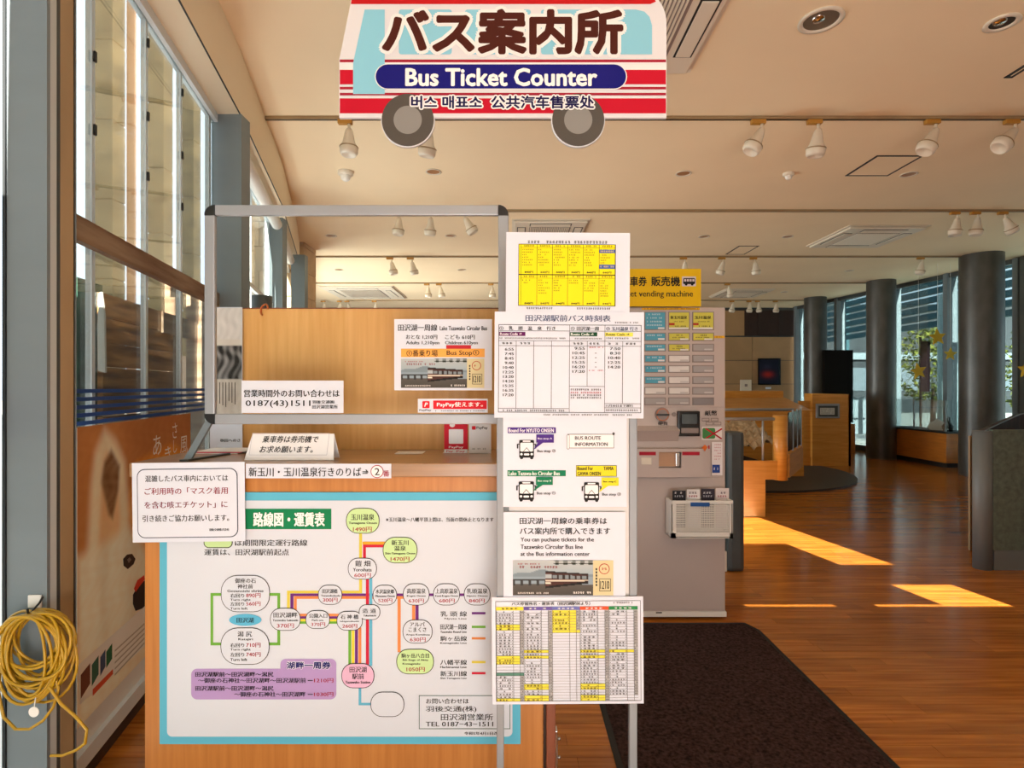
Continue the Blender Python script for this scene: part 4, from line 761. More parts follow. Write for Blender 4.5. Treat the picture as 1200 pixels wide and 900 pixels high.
p.text('BUS ROUTE', 673.6, 511, 704, 515.4, K, .015, 4); p.text('INFORMATION', 673.6, 518.3, 712, 522.6, K, .015, 4); p.done(o)
o, p = sheet('ticket_sales_sheet', 'white sheet with two large lines above a ticket photograph on the stand', 'notice', 590, 600, 733, 702, zf-.002)
p.text('田沢湖一周線の乗車券は', 609, 606.3, 711.3, 614.3, K, .004); p.text('バス案内所で購入できます', 609, 618, 715, 626.3, K, .004); p.text('You can puchase tickets for the', 610, 629.6, 696, 636, K, .003); p.text('Tazawako Circular Bus line', 610, 638, 683, 643.2, K, .003); p.text('at the Bus information center', 610, 646.4, 691, 651.4, K, .003)
ticket(p, 601, 656.5, 718.6, 697.5, 695); p.done(o)
o, p = sheet('fare_table_sheet', 'white fare table with coloured column heads, lowest sheet on the stand', 'fare table', 576.5, 699.5, 754, 825, zf-.006, rot=math.radians(-.4))
p.frame(581, 704, 751, 821.5, .5, K, 1); p.text('バス停留所名・運賃表（田沢湖駅前より）', 600, 703.5+1.5, 692, 709, K, .01); p.marks(719, 742, 706.5, 1.8)
cx = [581.6, 613.8, 647.3, 679.8, 713.5, 747.5]; hc = ['#ecdc3e', '#6a5aa2', '#6f76b8', '#dd5a34', '#2f8a4e']; ROW = (821-714.7)/32
hi = [{5, 6, 16, 17, 18, 31}, {14, 16, 26, 27, 30, 31, 32}, {1, 2, 3, 4, 5, 6, 7}, {14, 16, 26, 27, 30, 31}, {14}]
for i in range(5):
    a, b = cx[i], cx[i+1]; p.rect(a, 710.6, b, 714.6, hc[i], 2); p.marks(a+6, b-6, 712.6, 1.8, '#2a2a2a' if i == 0 else '#e8e8e8', 4, 3)
    m1, m2 = a+(b-a)*.62, a+(b-a)*.86
    for x in (a, m1, m2): p.rect(x, 714.6, x+.35, 821, K, 4)
    for r in range(32):
        y = 714.7+r*ROW; p.rect(a, y+ROW-.3, b, y+ROW, '#777777' if i == 2 else '#444444', 4); emp = (i == 2 and r > 6) or (i == 4 and r > 29) or (i == 0 and 19 <= r <= 22)
        if r in hi[i] or (i == 2 and r < 7): p.rect(a, y, b if i != 4 else b, y+ROW, '#e9e04a', 2)
        if i == 0 and r == 22: p.rect(a, y, b, y+ROW, '#5a8a78', 3)
        if not emp:
            n = random.choice([1, 3, 4, 5]); p.marks(a+3 if n > 1 else a+8, m1-2 if n > 1 else a+11, y+ROW/2, 1.7, K, n, 5); p.rect(a+1, y+1.2, a+1.7, y+2.2, K, 5)
            p.marks(m2+.6, b-.4, y+ROW/2, 1.6, '#222222', 2, 5); p.rect(m1-1.4, y+1.2, m1-.7, y+2.2, K, 5)
        if not emp: p.rect(m2, y, b, y+ROW, '#b9b9b9', 3)
p.done(o)

# ================================================================ TICKET MACHINE
zv = 3.357; vm = empty('ticket_machine', (X(788, zv), zv+.2, 0), 'pinkish grey ticket vending machine standing on the edge of the dark mat', 'vending machine')
ax, bx = X(722, zv), X(850, zv); tp = Z(360, zv); mm = M['machine']
MB().box(ax, bx, zv, zv+.42, Z(722, zv)+.0, tp, .008).build('cabinet', mm, vm)
MB().box(ax+.004, bx-.004, zv-.006, zv+.002, Z(477, zv), Z(361.5, zv), .003).build('button_panel', mm, vm)
MB().box(ax+.004, bx-.006, zv-.008, zv+.002, Z(714, zv), Z(559.5, zv), .004).build('lower_door', mm, vm)
MB().box(ax, bx+.003, zv-.014, zv+.4, Z(722, zv), Z(716, zv), .003).build('base_plate', M['white_paint'], vm)
for xx in (ax+.06, bx-.05): MB().cyl((xx, zv+.05, .022), (xx, zv+.085, .022), .022, n=14).build('caster', M['rubber'], vm); MB().cyl((xx, zv+.34, .022), (xx, zv+.37, .022), .022, n=14).build('caster', M['rubber'], vm)
rowsy = [(365.5, 387), (390, 399.7), (403, 412), (416, 424.8), (428.2, 437), (441, 450), (453.5, 462.5), (465.6, 474.8)]; colx = [(726.5, 751.8), (754.6, 780), (782.5, 808), (810.6, 836.3)]
BLU, YG, WH, GY = '#5aa9c4', '#d6cf58', '#e4e0de', '#aaa5a5'
colr = [[BLU, BLU, YG, YG], [BLU, BLU, YG, YG], [BLU, BLU, YG, GY], [BLU, BLU, WH, GY], [BLU, BLU, WH, GY], [BLU, BLU, WH, GY], [WH, WH, WH, GY], [GY, GY, GY, '#8d888a']]
mpv = frontal(zv-.012, step=.0008)
for r, (y0, y1) in enumerate(rowsy):
    for c_, (x0, x1) in enumerate(colx):
        bt = MB().box(X(x0, zv), X(x1, zv), zv-.0085, zv-.006, Z(y1, zv), Z(y0, zv)).build('button', M['machine_dark'], vm)
        MB().box(X(x0+1.2, zv), X(x1-1.2, zv), zv-.012, zv-.0085, Z(y1-1, zv), Z(y0+1, zv), .001).build('label_window', ink(colr[r][c_]), bt)
p = Print(mpv)
for r, (y0, y1) in enumerate(rowsy):
    for c_, (x0, x1) in enumerate(colx):
        if colr[r][c_] == BLU and c_ > 0:
            for q in range(1 if r else 4): p.marks(x0+3, x1-4, y0+3+q*4.2, 1.8, '#d6e8ee')
            p.rect(x1-9, y1-3.4, x1-1.5, y1-1.4, '#e8eef0', 1)
        elif colr[r][c_] == YG:
            if r == 0: p.text('新玉川温泉' if c_ == 2 else '玉川温泉', x0+3, y0+4.5, x1-3, y0+8.5, K, .01); p.rect(x0+1.5, y0+13, x0+8, y0+15.6, '#b8402a', 1); p.marks(x0+7, x1-5, y0+11.4, 1.3); p.rect(x0+1.3, y1-3.2, x1-1.3, y1-1.2, '#e8e8e4', 1); p.marks(x0+8, x1-4, y1-4.6, 1.6)
            else: p.marks(x0+8, x1-8, y0+3, 1.6); p.marks(x0+4, x1-5, y0+5.6, 1.3); p.rect(x1-11, y1-3, x1-1.5, y1-1.3, '#eeeee8', 1)
        elif colr[r][c_] in (WH, GY): p.rect(x1-11, y1-3.4, x1-1.5, y1-1.6, '#c9c5c4', 1)
p.rect(752, 360.8, 820, 363.2, '#e8b21e', 1); p.marks(754, 818, 362, 1.2); p.rect(836.8, 393.5, 849, 396.3, '#e8b21e', 1); p.marks(839, 846, 395, 1)
p.text('紙幣', 825.8, 481, 840.3, 487.2, K, .01); p.text('硬貨', 771, 494, 782.5, 498.6, K, .01); p.marks(771, 782.5, 501, 1.3)
for a, b in ((822.5, 490), (833, 490), (827, 494.5), (836.5, 494.5)): p.frame(a, b, a+8.5, b+3.6, .4, '#4a4646', 1)
p.rr(822, 500, 846, 515.5, 1.5, '#e6e0de', 1); p.rr(823, 501.5, 838, 514, 2, '#4a8a4e', 2)
p.poly([(826, 502.5), (827.5, 501.5), (846, 513.5), (845, 515)], '#b8202c', 3); p.poly([(845.5, 501.5), (846.5, 503), (828, 514), (826.5, 513)], '#b8202c', 3)
p.poly([(822, 525), (826, 521), (829, 524), (826, 529)], '#e07028', 1); p.rect(830, 522, 831.5, 526, '#c0303a', 1)
p.rect(834, 518, 846.5, 557, '#ede8ea', 1); p.rect(834.5, 544.5, 843.5, 554, '#2a4a9a', 2); p.marks(836, 842, 549.3, 3, '#e8e8f0', 3, 3)
for q in range(6): p.marks(837, 845, 521+q*3.4, 1.3, '#c06070')
p.done(vm, 'print')
cs = MB().cyl((X(775.4, zv), zv-.006, Z(485.7, zv)), (X(775.4, zv), zv-.02, Z(485.7, zv)), .042, n=28).build('coin_slot', M['machine_dark'], vm)
MB().cyl((X(775.4, zv), zv-.0195, Z(485.7, zv)), (X(775.4, zv), zv-.0215, Z(485.7, zv)), .038, n=28).build('orange_ring', ink('#c0744e'), cs); MB().cyl((X(775.4, zv), zv-.021, Z(485.7, zv)), (X(775.4, zv), zv-.024, Z(485.7, zv)), .032, n=28).build('plate', M['machine_dark'], cs)
MB().box(X(768, zv), X(783, zv), zv-.027, zv-.0235, Z(487, zv), Z(484.8, zv)).build('slot', M['black_gloss'], cs)
MB().cyl((X(789.5, zv), zv-.005, Z(485.7, zv)), (X(789.5, zv), zv-.014, Z(485.7, zv)), .013, n=16).build('return_knob', M['machine_dark'], vm)
bs = MB().box(X(793, zv), X(818.5, zv), zv-.03, zv+.0, Z(511, zv), Z(481.5, zv), .006).build('bill_slot', M['black_gloss'], vm)
MB().box(X(796, zv), X(816, zv), zv-.042, zv-.03, Z(507, zv), Z(501, zv), .003).build('bill_tray', M['machine_dark'], bs); MB().box(X(797, zv), X(815, zv), zv-.036, zv-.03, Z(496.5, zv), Z(485, zv), .003).build('bill_guide', M['steel_dark'], bs)
MB().hexa([(ax+.006, zv-.005, Z(517, zv)), (X(794, zv), zv-.005, Z(517, zv)), (X(794, zv), zv, Z(517, zv)), (ax+.006, zv, Z(517, zv)), (ax+.006, zv-.05, Z(504, zv)), (X(794, zv), zv-.05, Z(504, zv)), (X(794, zv), zv, Z(499, zv)), (ax+.006, zv, Z(499, zv))]).build('coin_ledge', mm, vm)
tr_ = MB(); z0, z1 = Z(558, zv), Z(525, zv); a0, a1, a2, a3 = ax+.004, X(769.5, zv), X(795.5, zv), X(821, zv)
tr_.box(a0, a1, zv-.05, zv, z0, z1).box(a2, a3, zv-.05, zv, z0, z1).box(a1, a2, zv-.05, zv, z0, Z(547, zv)).box(a1, a2, zv-.05, zv, Z(528.5, zv), z1).box(a1, a2, zv-.014, zv-.004, Z(547, zv), Z(528.5, zv))
to = tr_.build('ticket_outlet', mm, vm); MB().box(a1+.003, a2-.015, zv-.02, zv-.0145, Z(546, zv), Z(529.5, zv)).build('outlet_back', ink('#c9a183'), to); MB().box(a2-.03, a2-.004, zv-.04, zv-.0145, Z(546, zv), Z(530, zv), .004).build('outlet_flap', M['chrome'], to)
for x0, x1 in ((796.5, 816.5), (747, 766)): MB().box(X(x0, zv), X(x1, zv), zv-.052, zv-.05, Z(532.3, zv), Z(528.3, zv)).build('red_strip', ink('#b02036'), to)
MB().box(X(749, zv), X(761, zv), zv-.056, zv-.05, Z(543, zv), Z(535, zv), .002).build('key_plate', M['fixture'], to)
MB().box(X(768, zv), X(775, zv), zv-.0145, zv-.008, Z(717.6, zv)-.0, Z(716.2, zv)).build('latch', M['black_gloss'], vm)
# basket on machine + pamphlets
xa_, xb_, zb0, zb1 = X(783.5, 3.28), X(855.5, 3.28), Z(630, 3.25), Z(586, 3.25)
bk = empty('wire_basket', ((xa_+xb_)/2, 3.29, zb0), 'white lattice plastic basket hooked on the machine door', 'basket'); m = M['white_paint']; yf, yk = 3.235, 3.342
MB().box(xa_, xb_, yf, yk, zb0, zb0+.012, .004).box(xa_, xb_, yf-.004, yf+.004, zb1-.02, zb1, .003).box(xa_, xa_+.012, yf, yk, zb0, zb1, .003).box(xb_-.012, xb_, yf, yk, zb0, zb1, .003).box(xa_, xb_, yk-.004, yk, zb0, zb1).box(xa_, xa_+.03, yf, yf+.004, zb0, zb1).box(xb_-.02, xb_, yf, yf+.004, zb0, zb1).box(xa_, xb_, yf, yf+.004, zb0, zb0+.03).build('shell', m, bk)
q = MB(); n = 34
for i in range(n): xx = xa_+.03+i*(xb_-xa_-.05)/n; q.box(xx, xx+.0042, yf+.0005, yf+.0035, zb0+.03, zb1-.02)
for i in range(13): zz = zb0+.03+i*(zb1-zb0-.05)/13; q.box(xa_+.03, xb_-.02, yf, yf+.003, zz, zz+.0045)
q.build('lattice', m, bk)['kind'] = 'stuff'
MB().box(X(808, 3.25), X(830, 3.25), yf-.008, yf-.004, Z(592.5, 3.25), Z(588, 3.25)).build('blue_label', ink('#2a5aa0'), bk)
for k in range(4):
    x0 = xa_+.02+k*.085; o, p = sheet('pamphlet', ['leftmost pamphlet in the machine basket', 'second pamphlet from the left in the machine basket', 'third pamphlet from the left in the machine basket', 'rightmost pamphlet in the machine basket'][k], 'pamphlet', CX+x0*F/3.27, 572+[3, 1.5, 1, 0][k], CX+(x0+.078)*F/3.27, 618, 3.27+.012*k, m=ink(['#2a2a30', '#f0eeee', '#3a3440', '#e6dcdc'][k]), group='pamphlets in the basket')
    a = CX+x0*F/3.27; p.marks(a+2, a+12, 577.5, 2.4, '#e8e8ee' if k % 2 == 0 else '#5a4a5a'); p.marks(a+2, a+13, 581.5, 2.2, '#c8c8d0' if k % 2 == 0 else '#b04050'); p.done(o)
# yellow sign on the machine
zy = 3.33; o, p = sheet('machine_sign', 'yellow ticket machine sign standing on top of the machine', 'sign', 697, 315, 821.5, 359, zy, m=ink('#e9bd10'), th=.012)
p.text('乗車券', 728, 324, 758, 335.5, K, .02); p.text('販売機', 763, 324, 797, 335.5, K, .02); p.text('Bus Ticket vending machine', 706, 340.5, 812, 350, K, .006)
p.rr(799, 324, 815.5, 335.5, 1, '#d8ccd0', 1); p.rr(800.5, 326, 814.5, 333, 1.4, K, 2); [p.rect(801.6+i*3.2, 327.2, 804+i*3.2, 330, '#d8ccd0', 3) for i in range(4)]; p.ell(804, 333.3, 1.5, 1.5, K, 4, 14); p.ell(811, 333.3, 1.5, 1.5, K, 4, 14); p.done(o)
MB().box(X(730, zy), X(800, zy), zy+.012, zy+.06, tp+.001, tp+.01).build('bracket', M['machine_dark'], o)
# ================================================================ MAT, FLOOR THINGS
mt = empty('entrance_mat', (.9, 2.1, 0), 'dark brown carpet entrance mat with black rubber edge', 'mat')
MB().prism([(.41, .9), (1.40, .9), (1.40, 3.18), (1.36, 3.265), (.41, 3.265)], .001, .009).build('pile', M['mat_pile'], mt)
MB().prism([(.385, .88), (1.425, .88), (1.425, 3.19), (1.38, 3.29), (.385, 3.29)], .0006, .005).build('rubber_edge', M['rubber'], mt)
# ================================================================ CABLE
zk = 1.605; hk = empty('adhesive_hook', (X(40, 1.63), 1.63, Z(713, 1.63)), 'small white adhesive hook on the near grey post', 'hook')
MB().box(X(31, 1.64), X(46.5, 1.64), 1.643, 1.65, Z(713, 1.64), Z(698, 1.64), .003).build('plate', M['white_paint'], hk)
MB().tube([(X(38, zk), 1.64, Z(705, zk)), (X(38, zk), 1.63, Z(710, zk)), (X(38, zk), 1.6, Z(717, zk)), (X(40, zk), 1.585, Z(716, zk)), (X(41, zk), 1.58, Z(710, zk))], .003, 8).build('hook_arm', M['black_plastic'], hk)
cc = empty('cable_coil', (X(42, zk), zk, Z(820, zk)), 'coiled yellow electric cable hanging on the near grey post', 'cable'); rnd = random.Random(4); pts = []
turns = 21
for i in range(turns*28):
    t = 2*math.pi*i/28; k = i//28; f = i/28
    rx = 33+7*math.sin(f*2.1)+4*math.sin(f*5.3); ry = 41+9*math.sin(f*1.7+1)+3*math.sin(f*3.1); ox = 43+5*math.sin(f*1.3); oy = 718+ry+8*abs(math.sin(f*.9))*0
    tw = .35*math.sin(f*1.9)
    a, b = rx*math.sin(t), -ry*math.cos(t); px = ox+a*math.cos(tw*.5)-b*math.sin(tw*.35); py = oy+b+a*math.sin(tw)
    pts.append((X(px, zk), zk+.02*math.sin(f*3.7)-.01+.012*math.sin(t+f), Z(py, zk)))
MB().tube(pts, .0042, 6).build('cable', M['cable'], cc)
lp = [(64, 800), (78, 820), (95, 835), (108, 850), (106, 866), (95, 874), (80, 880), (66, 880)]
MB().tube([(X(a, zk), zk-.02, Z(b, zk)) for a, b in lp], .0042, 6).build('loose_end', M['cable'], cc)
lp = [(4, 780), (2, 810), (8, 838), (22, 852), (38, 852), (54, 842), (66, 826), (72, 805), (66, 780)]
MB().tube([(X(a, zk), zk-.01, Z(b, zk)) for a, b in lp], .0042, 6).build('hanging_loop', M['cable'], cc)
MB().tube([(X(50, zk), zk-.02, Z(805, zk)), (X(50.5, zk), zk-.03, Z(822, zk))], .0012, 5).build('tag_string', M['white_paint'], cc)
MB().cyl((X(50.5, zk), zk-.032, Z(827, zk)), (X(50.5, zk), zk-.030, Z(827, zk)), .0145, n=20).build('round_tag', M['white_paint'], cc)
# ================================================================ DOG POSTER on the glass
OP = .08
def wallmap(px, py, l):
    x, z = onwall(px, OP+l*.0006); return (x, z, Z(py, z))
def wv(x, z, v): return (x, z, v)
A = onwall(90, OP); Bq = onwall(223, OP)
ps = MB().strip((A[0]-.0, A[1]), (Bq[0], Bq[1]), .245, 1.265, -.001).build('dog_poster', translucent('poster_paper'), None, (A[0], A[1], .245)); tag(ps, 'large poster of a dog with white handwriting, on the left window', 'poster')
Lw = (Vector(Bq)-Vector(A)).length
def pmap(u, v, l):   # u 0..1 along, v 0..1 down
    d = (Vector(Bq)-Vector(A)); P = Vector(A)+d*u; n = Vector((d.y, -d.x)).normalized()*(.0006+l*.0006); return (P.x+n.x, P.y+n.y, 1.265-v*1.02)
def px2uv(px, py):
    x, z = onwall(px, OP); u = ((Vector((x, z))-Vector(A)).length)/Lw; return u, (1.265-Z(py, z))/1.02
def poly_in(pts, x, y):
    c_ = False; j = len(pts)-1
    for i in range(len(pts)):
        if (pts[i][1] > y) != (pts[j][1] > y) and x < (pts[j][0]-pts[i][0])*(y-pts[i][1])/(pts[j][1]-pts[i][1])+pts[i][0]: c_ = not c_
        j = i
    return c_
def uvp(l): return [px2uv(a, b) for a, b in l]
def sdist(pts, x, y):
    d = 9
    for i in range(len(pts)):
        a = Vector(pts[i]); b = Vector(pts[i-1]); ab = b-a; t = max(0, min(1, (Vector((x, y))-a).dot(ab)/max(ab.length_squared, 1e-9))); d = min(d, (Vector((x, y))-(a+ab*t)).length)
    return d if poly_in(pts, x, y) else -d
ear = uvp([(100, 660), (105, 570), (110, 530), (122, 500), (136, 515), (147, 540), (152, 600), (150, 660), (130, 690)])
dark = uvp([(117, 565), (121, 540), (130, 524), (141, 545), (139, 575), (134, 600), (132, 610), (126, 605), (123, 590)])
head = uvp([(90, 655), (105, 645), (140, 620), (160, 540), (200, 520), (222, 530), (222, 760), (160, 830), (90, 860)])
white = uvp([(90, 655), (125, 635), (150, 618), (168, 640), (190, 700), (190, 800), (150, 840), (90, 860)])
def sm(x): x = max(0, min(1, x)); return x*x*(3-2*x)
def dog(u, v):
    n = .5+.5*math.sin(u*61+math.sin(v*43)*3)*math.cos(v*67+u*31)
    c = mixc(c3('#d08a50'), c3('#dc9a5e'), n*.5+v*.3)
    c = mixc(c, mixc(c3('#ee9a3c'), c3('#f8b455'), n), sm(sdist(head, u, v)/.05+.5))
    c = mixc(c, c3('#fdeed2'), sm(sdist(ear, u, v)/.06+.4)*(.95-.1*n))
    c = mixc(c, mixc(c3('#f0a350'), c3('#f8bc6a'), n), sm((sdist(ear, u, v)-.05)/.05)*.55)
    c = mixc(c, c3('#8a5c3a'), sm(sdist(dark, u, v)/.03+.3)*(.8+.2*n))
    c = mixc(c, mixc(c3('#fff6e2'), c3('#f6dcb8'), n*.4+max(0, v-.6)), sm(sdist(white, u, v)/.07+.5))
    return c
p = Print(pmap); p.photo(0, 0, 1, 1, dog, 110, 110, 1, translucent('poster_print', 'col'))
def PU(pts, c_, l): p.poly([px2uv(a, b) for a, b in pts], c_, l)
PU([(143.5, 655), (148, 650), (154, 649), (158, 655), (156, 661), (149, 667), (144, 663)], '#3a2a22', 3); PU([(148, 656), (151, 653), (153, 656), (150, 660)], '#8a7a70', 4)
PU([(155, 697), (160, 688), (169, 680), (169, 712), (158, 716), (155, 708)], '#2a2024', 3); PU([(156, 690), (160, 680), (168, 674), (169, 679), (162, 688), (158, 694)], '#d8402a', 4)
PU([(90, 780), (169, 710), (222, 665), (222, 760), (169, 757), (92, 826)], '#f2efe8', 5)
for q, (a, b) in enumerate(((93, 104), (106, 114), (116, 122), (123, 130))):
    f = lambda x, k: (780-(x-92)*.9)+k; PU([(a, f(a, 12)), (b, f(b, 8)), (b, f(b, 32-q*2)), (a, f(a, 40-q*3))], ['#7a4a3a', '#3a6a5a', '#4a5a7a', '#2a6a4a'][q], 6)
PU([(107, 808), (131, 784), (131, 790), (107, 816)], '#d85a3a', 6)
for q in range(5): PU([(133, 762+q*7), (168, 730+q*5.6), (168, 732+q*5.6), (133, 764+q*7)], '#b9b0a2', 6)
def TU(t, x0, y0, x1, y1, c_, bold=0):
    a = px2uv(x0, y0); b = px2uv(x1, y1); p.text(t, a[0], a[1], b[0], b[1], c_, bold, 6)
TU('あ', 178, 511, 188, 532, '#fbf4ea', -.003); TU('き', 192, 524, 199, 540, '#fbf4ea'); TU('さ', 201, 496, 206.5, 513, '#fbf4ea'); TU('し', 202, 516, 206, 530, '#fbf4ea'); TU('風', 210, 512, 219, 530, '#fbf4ea')
p.done(ps, 'print')
# ================================================================ FAR RIGHT FURNITURE
def PX(a, z): return X(a, z)
# dark gate post beside machine + its panel
z = 4.2; o = empty('gate_post', (X(862, z), z, 0), 'dark grey rounded post just right of the ticket machine', 'post')
MB().box(X(853, z), X(873, z), z, z+.14, 0, Z(506, z), .03).build('post', M['steel_dark'], o)
MB().box(X(836, z), X(853, z), z+.05, z+.08, .1, Z(506, z)).build('panel', M['grey_green'], o); MB().box(X(846, z), X(853, z), z+.02, z+.1, .0, .15).build('foot_plate', M['fixture'], o)
# diorama counter
dz = 6.0; dm = empty('diorama_counter', (2.6, 7, 0), 'honey-coloured wooden display counter with handrail beyond the dark post', 'display counter')
wood = M['oak']
MB().box(X(780, dz), X(897, dz), dz, dz+.04, 0, Z(540, dz)).box(X(897, dz)-.04, X(897, dz), dz+.041, 9.0, 0, Z(562, dz)).build('lower_front', wood, dm)
MB().box(X(897, dz)+.001, X(912, dz), dz, dz+.03, Z(562, dz), Z(540, dz)).build('upper_front', wood, dm)
MB().cyl((X(917, dz), dz+.05, Z(563, dz)), (X(917, dz), dz+.05, Z(487, dz)), .075, n=24).build('corner_post', wood, dm)
MB().strip((3.04, 6.14), (3.64, 7.0), Z(562, dz), .66, .03).build('side_panel', wood, dm)
MB().box(X(780, dz), X(912, dz), dz+.045, 8.5, Z(552, dz), Z(546, dz)).build('tray_floor', M['dark_brown'], dm)
for yy, nm in ((491, 'handrail'), (480, 'back_rail')):
    y_ = dz+.04 if nm == 'handrail' else dz+.9; MB().cyl((X(780, y_), y_, Z(yy, y_)), (X(912 if nm == 'handrail' else 930, y_), y_, Z(yy, y_)), .018, n=12).build(nm, M['alu'], dm)
for px in (894,): MB().cyl((X(px, dz+.04), dz+.04, Z(541, dz)), (X(px, dz+.04), dz+.04, Z(491, dz)), .012, n=8).build('rail_post', M['alu'], dm)
# relief terrain
q = MB(); n1, n2 = 44, 26; q.sm = True
vs = [(1.75+(i/n1)*(1.28+.42*j/n2), dz+.35+(j/n2)*1.7, .70+.17*j/n2+.07*abs(math.sin(i*.9+j*.45)*math.cos(j*.8-i*.3))+.03*math.sin(i*.33)+.03*random.random()) for j in range(n2+1) for i in range(n1+1)]
q.add(vs, [(j*(n1+1)+i, j*(n1+1)+i+1, (j+1)*(n1+1)+i+1, (j+1)*(n1+1)+i) for j in range(n2) for i in range(n1)]); q.build('relief_terrain', mat('terrain', '#cbb494', .8, var=.4, scale=(12, 12, 12), bump=.4), dm)
sa, sb = Vector((3.05, 6.15)), Vector((3.63, 6.98))
for k in range(3):
    u0 = sa.lerp(sb, .04+k*.32); u1 = sa.lerp(sb, .32+k*.32)
    g_ = MB().strip(u0, u1, .69, 1.12, .012).build('photo_panel', M['black_gloss'], dm); MB().strip(u1, u1+(u1-u0)*.12, .67, 1.14, .016).build('panel_edge', M['alu'], g_)
# big wooden desk block behind
z2 = 9.9; x0, x1 = X(952, z2), X(997, z2)
bd = empty('information_desk', ((x0+x1)/2, z2+.5, 0), 'large wooden desk block carrying a small framed plaque', 'desk')
MB().box(x0, x1, z2, z2+.05, 0, Z(462, z2)).box(x1-.04, x1, z2, z2+1.5, 0, Z(462, z2)).build('front_panel', wood, bd)
MB().box(X(935, z2+.1), x0-.004, z2+.06, z2+.1, 0, Z(470, z2)).build('side_wing', wood, bd)
MB().hexa([(X(840, 8.6), 8.6, 1.02), (X(952, 8.6), 8.6, 1.02), (x0, z2+1, 1.02), (X(840, z2+1), z2+1, 1.02), (X(840, 8.6), 8.6, Z(481, 8.6)), (X(952, 8.6), 8.6, Z(481, 8.6)), (x0, z2+1, Z(466, z2+1)), (X(840, z2+1), z2+1, Z(466, z2+1))]).build('sloping_top', M['oak'], bd)
MB().box(X(840, 8.6), X(940, 8.6), 8.55, 8.59, .0, 1.03).build('back_wall', wood, bd)
MB().box(X(840, 11.4), X(918, 11.4), 11.4, 11.9, 0, Z(458, 11.4)).build('rear_cabinet', wood, bd)
pq = MB().box(X(955.5, z2), X(983, z2), z2-.03, z2-.001, Z(490, z2), Z(473, z2), .01).build('plaque', M['alu'], bd); MB().box(X(958, z2), X(980.5, z2), z2-.034, z2-.029, Z(488, z2), Z(475.5, z2)).build('plaque_face', M['steel_dark'], pq)
p = Print(frontal(z2-.034)); p.rect(961, 478, 978, 486, '#d8dcd8', 1); [p.marks(962, 977, 479.5+i*2.3, 1.1, '#555555') for i in range(3)]; pr = p.done(pq)
# dark half-oval floor plate
o = MB().prism([(X(905, 7.3)-.1, 7.35)]+[(X(912, 7.3)+ (4.05)*.5*(1-math.cos(t))*.0+ 2.05+0*t, 0) for t in []]+[(3.5+1.95*math.sin(a), 9.3-1.95*math.cos(a)) for a in [i*math.pi/2/14 for i in range(1, 15)]]+[(5.4, 9.7), (X(905, 7.3)-.1, 9.85)], 0.001, .03).build('floor_plate', mat('plate_dark', '#3a3a36', .55), None, (4, 8.5, 0)); tag(o, 'low dark rounded floor platform at the foot of the wooden desk', 'platform')
# picture and switch plate on the far wall
z3 = 14.55; o = MB().box(X(888, z3), X(914, z3), z3-.04, z3, Z(451, z3), Z(420, z3)).build('wall_picture', M['black_gloss'], None, (X(900, z3), z3, Z(451, z3))); tag(o, 'dark framed picture with a red glow on the far tiled wall', 'picture')
p = Print(frontal(z3-.042, step=.002)); p.photo(889.5, 421.5, 912.5, 449.5, lambda u, v: mixc(mixc((.01, .012, .03), (.45, .03, .02), math.exp(-((u-.45)/.25)**2-((v-.62)/.12)**2)), (.1, .1, .2), .2*math.exp(-((u-.4)/.2)**2-((v-.3)/.1)**2)), 20, 20, 1); p.done(o)
o = MB().box(X(867, z3), X(880, z3), z3-.04, z3, Z(458, z3), Z(445, z3), .01).build('switch_plate', M['fixture'], None, (X(873, z3), z3, Z(458, z3))); tag(o, 'pale wall plate left of the dark picture on the far wall', 'plate')
MB().box(X(872, z3), X(875, z3), z3-.05, z3-.04, Z(453, z3), Z(450, z3)).build('knob', M['machine_dark'], o)
o = MB().box(X(897, z3), X(903, z3), z3-.03, z3, Z(456, z3), Z(453.5, z3)).build('caption_card', M['paper'], None, (X(900, z3), z3, Z(456, z3))); tag(o, 'tiny white caption card under the dark picture', 'card')
# display case by the columns
dc = empty('display_case', (7.7, 10.2, 0), 'long low wooden display case with glass top between the two nearest columns', 'display case')
MB().box(7.5, 8.0, 9.58, 11.1, .09, .60).build('base', M['oak_orange'], dc); MB().box(7.54, 7.98, 9.62, 11.06, 0, .09).build('plinth', M['gasket'], dc); MB().box(7.48, 8.02, 9.56, 11.12, .60, .63).build('deck', M['gasket'], dc)
for (a, b, c_, d) in ((7.5, 7.508, 9.6, 11.08), (7.5, 7.98, 9.6, 9.608)): MB().box(a, b, c_, d, .63, 1.18).build('glass_pane', G, dc)
for a, b in ((7.5, 9.6), (7.5, 10.35), (7.97, 9.6)): MB().box(a, a+.02, b, b+.02, .63, 1.18).build('glass_post', M['alu'], dc)
o = MB().lathe([(.12, 0), (.15, .05), (.12, .12), (.05, .16), (.02, .19), (0, .2)], (7.75, 10.1, .631), 20).build('lidded_pot', M['white_paint'], None, (7.75, 10.1, .63)); tag(o, 'white lidded pot inside the glass display case', 'pot')
o = MB().lathe([(.07, 0), (.09, .08), (.04, .16), (.035, .24), (.0, .25)], (7.7, 9.8, .631), 16).build('dark_bottle', M['black_gloss'], None, (7.7, 9.8, .63)); tag(o, 'dark bottle inside the display case, right of the white pot', 'bottle')
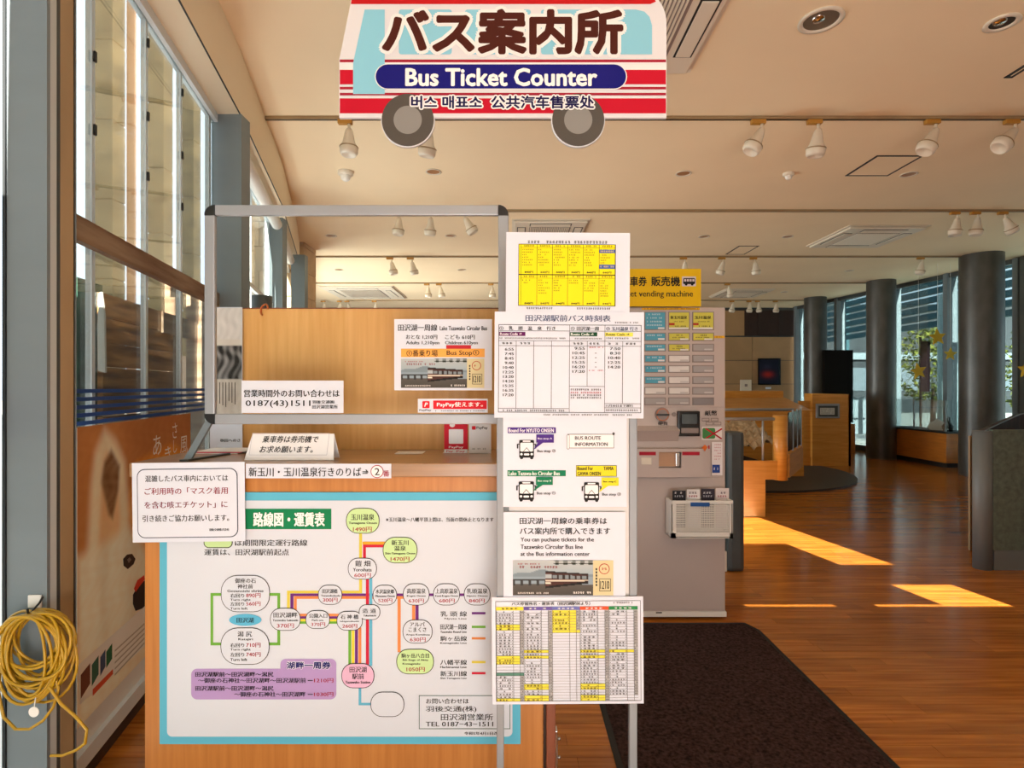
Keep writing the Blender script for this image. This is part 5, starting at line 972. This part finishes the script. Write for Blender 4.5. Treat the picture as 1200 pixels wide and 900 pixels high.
# second case farther back with dark screen
o = empty('far_display_case', (7.2, 12, 0), 'farther display case on an orange wooden base between distant columns', 'display case')
MB().box(6.75, 7.3, 11.8, 12.5, 0, .62).build('base', M['oak_orange'], o); MB().box(6.75, 6.76, 11.8, 12.5, .62, 1.2).build('glass_pane', G, o); MB().box(6.75, 7.3, 11.8, 11.81, .62, 1.2).build('glass_pane', G, o); MB().box(6.8, 7.2, 12.0, 12.3, .62, .8).build('exhibit', M['fixture'], o)
o = MB().box(7.1, 7.75, 12.6, 12.7, .6, 2.25, .01).build('dark_board', mat('board_dark', '#14100e', .8, spec=.1), None, (7.3, 12.6, .0)); MB().box(7.15, 7.2, 12.6, 12.7, 0, .6).box(7.65, 7.7, 12.6, 12.7, 0, .6).build('leg', M['gasket'], o); tag(o, 'tall dark display board between the far and middle columns', 'board')
# stars
def starshape(px, py, z, r, label, rot=0):
    pts = []
    for i in range(10): a = math.pi/2+rot+i*math.pi/5; rr = r if i % 2 == 0 else r*.45; pts.append((X(px, z)+rr*math.cos(a), Z(py, z)+rr*math.sin(a)))
    o = MB().prismy(pts, z, z+.012).build('star_ornament', M['star'], None, (X(px, z), z, Z(py, z)-r)); tag(o, label, 'star', 'yellow star ornaments'); MB().cyl((X(px, z), z+.006, Z(py, z)+r*.9), (X(px, z), z+.006, HC), .002, n=5).build('thread', M['white_paint'], o)
starshape(1099, 395, 9.4, .15, 'largest yellow star, upper of the group between columns', .1); starshape(1114, 415, 9.4, .115, 'small yellow star right of the largest star', -.05); starshape(1076.5, 435, 9.6, .15, 'lower left yellow star of the group', .2); starshape(1203, 433, 7.2, .12, 'yellow star cut by the right edge of the picture')
# right curved partition
rp = empty('curved_partition', (3.9, 4.5, 0), 'low curved partition with grey-green front and rounded grey end', 'partition')
z = 4.235; MB().cyl((X(1159, z), z+.06, 0), (X(1159, z), z+.06, Z(505.5, z)), .062, n=24).build('end_post', M['post_grey'], rp)
MB().box(X(1159, z)+.05, 5.2, z+.02, z+.06, .15, Z(504, z)).build('front_panel', M['grey_green'], rp); MB().box(X(1159, z)+.05, 5.2, z+.01, z+.07, 0, .15).build('base_board', M['post_grey'], rp)
arc = [(3.71, 4.37, .98), (3.955, 4.77, .98), (4.0, 4.83, .985), (4.35, 5.12, 1.01), (4.95, 5.65, 1.04), (6.0, 6.6, 1.075), (7.3, 7.6, 1.1)]
q = MB(); q2 = MB()
for a, b in zip(arc, arc[1:]):
    d = (Vector(b[:2])-Vector(a[:2])).normalized(); n = Vector((d.y, -d.x))*.035; A_ = Vector(a[:2]); B_ = Vector(b[:2])
    c4 = [A_, B_, B_+n, A_+n]; hz = [a[2], b[2], b[2], a[2]]
    q.hexa([(v.x, v.y, 0) for v in c4]+[(v.x, v.y, h) for v, h in zip(c4, hz)]); q2.hexa([(v.x, v.y, h+.0005) for v, h in zip(c4, hz)]+[(v.x, v.y, h+.012) for v, h in zip(c4, hz)])
q.build('curved_wall', mat('umber', '#3a2018', .9, var=.5, scale=(6, 6, 6), spec=.05), rp); q2.build('top_cap', M['dark_brown'], rp)
MB().box(3.925, 3.958, 4.755, 4.775, 0, .985, .008).build('end_edge', M['tan_frame'], rp)
# clean helper properties
for o in bpy.data.objects:
    if '_org' in o: del o['_org']
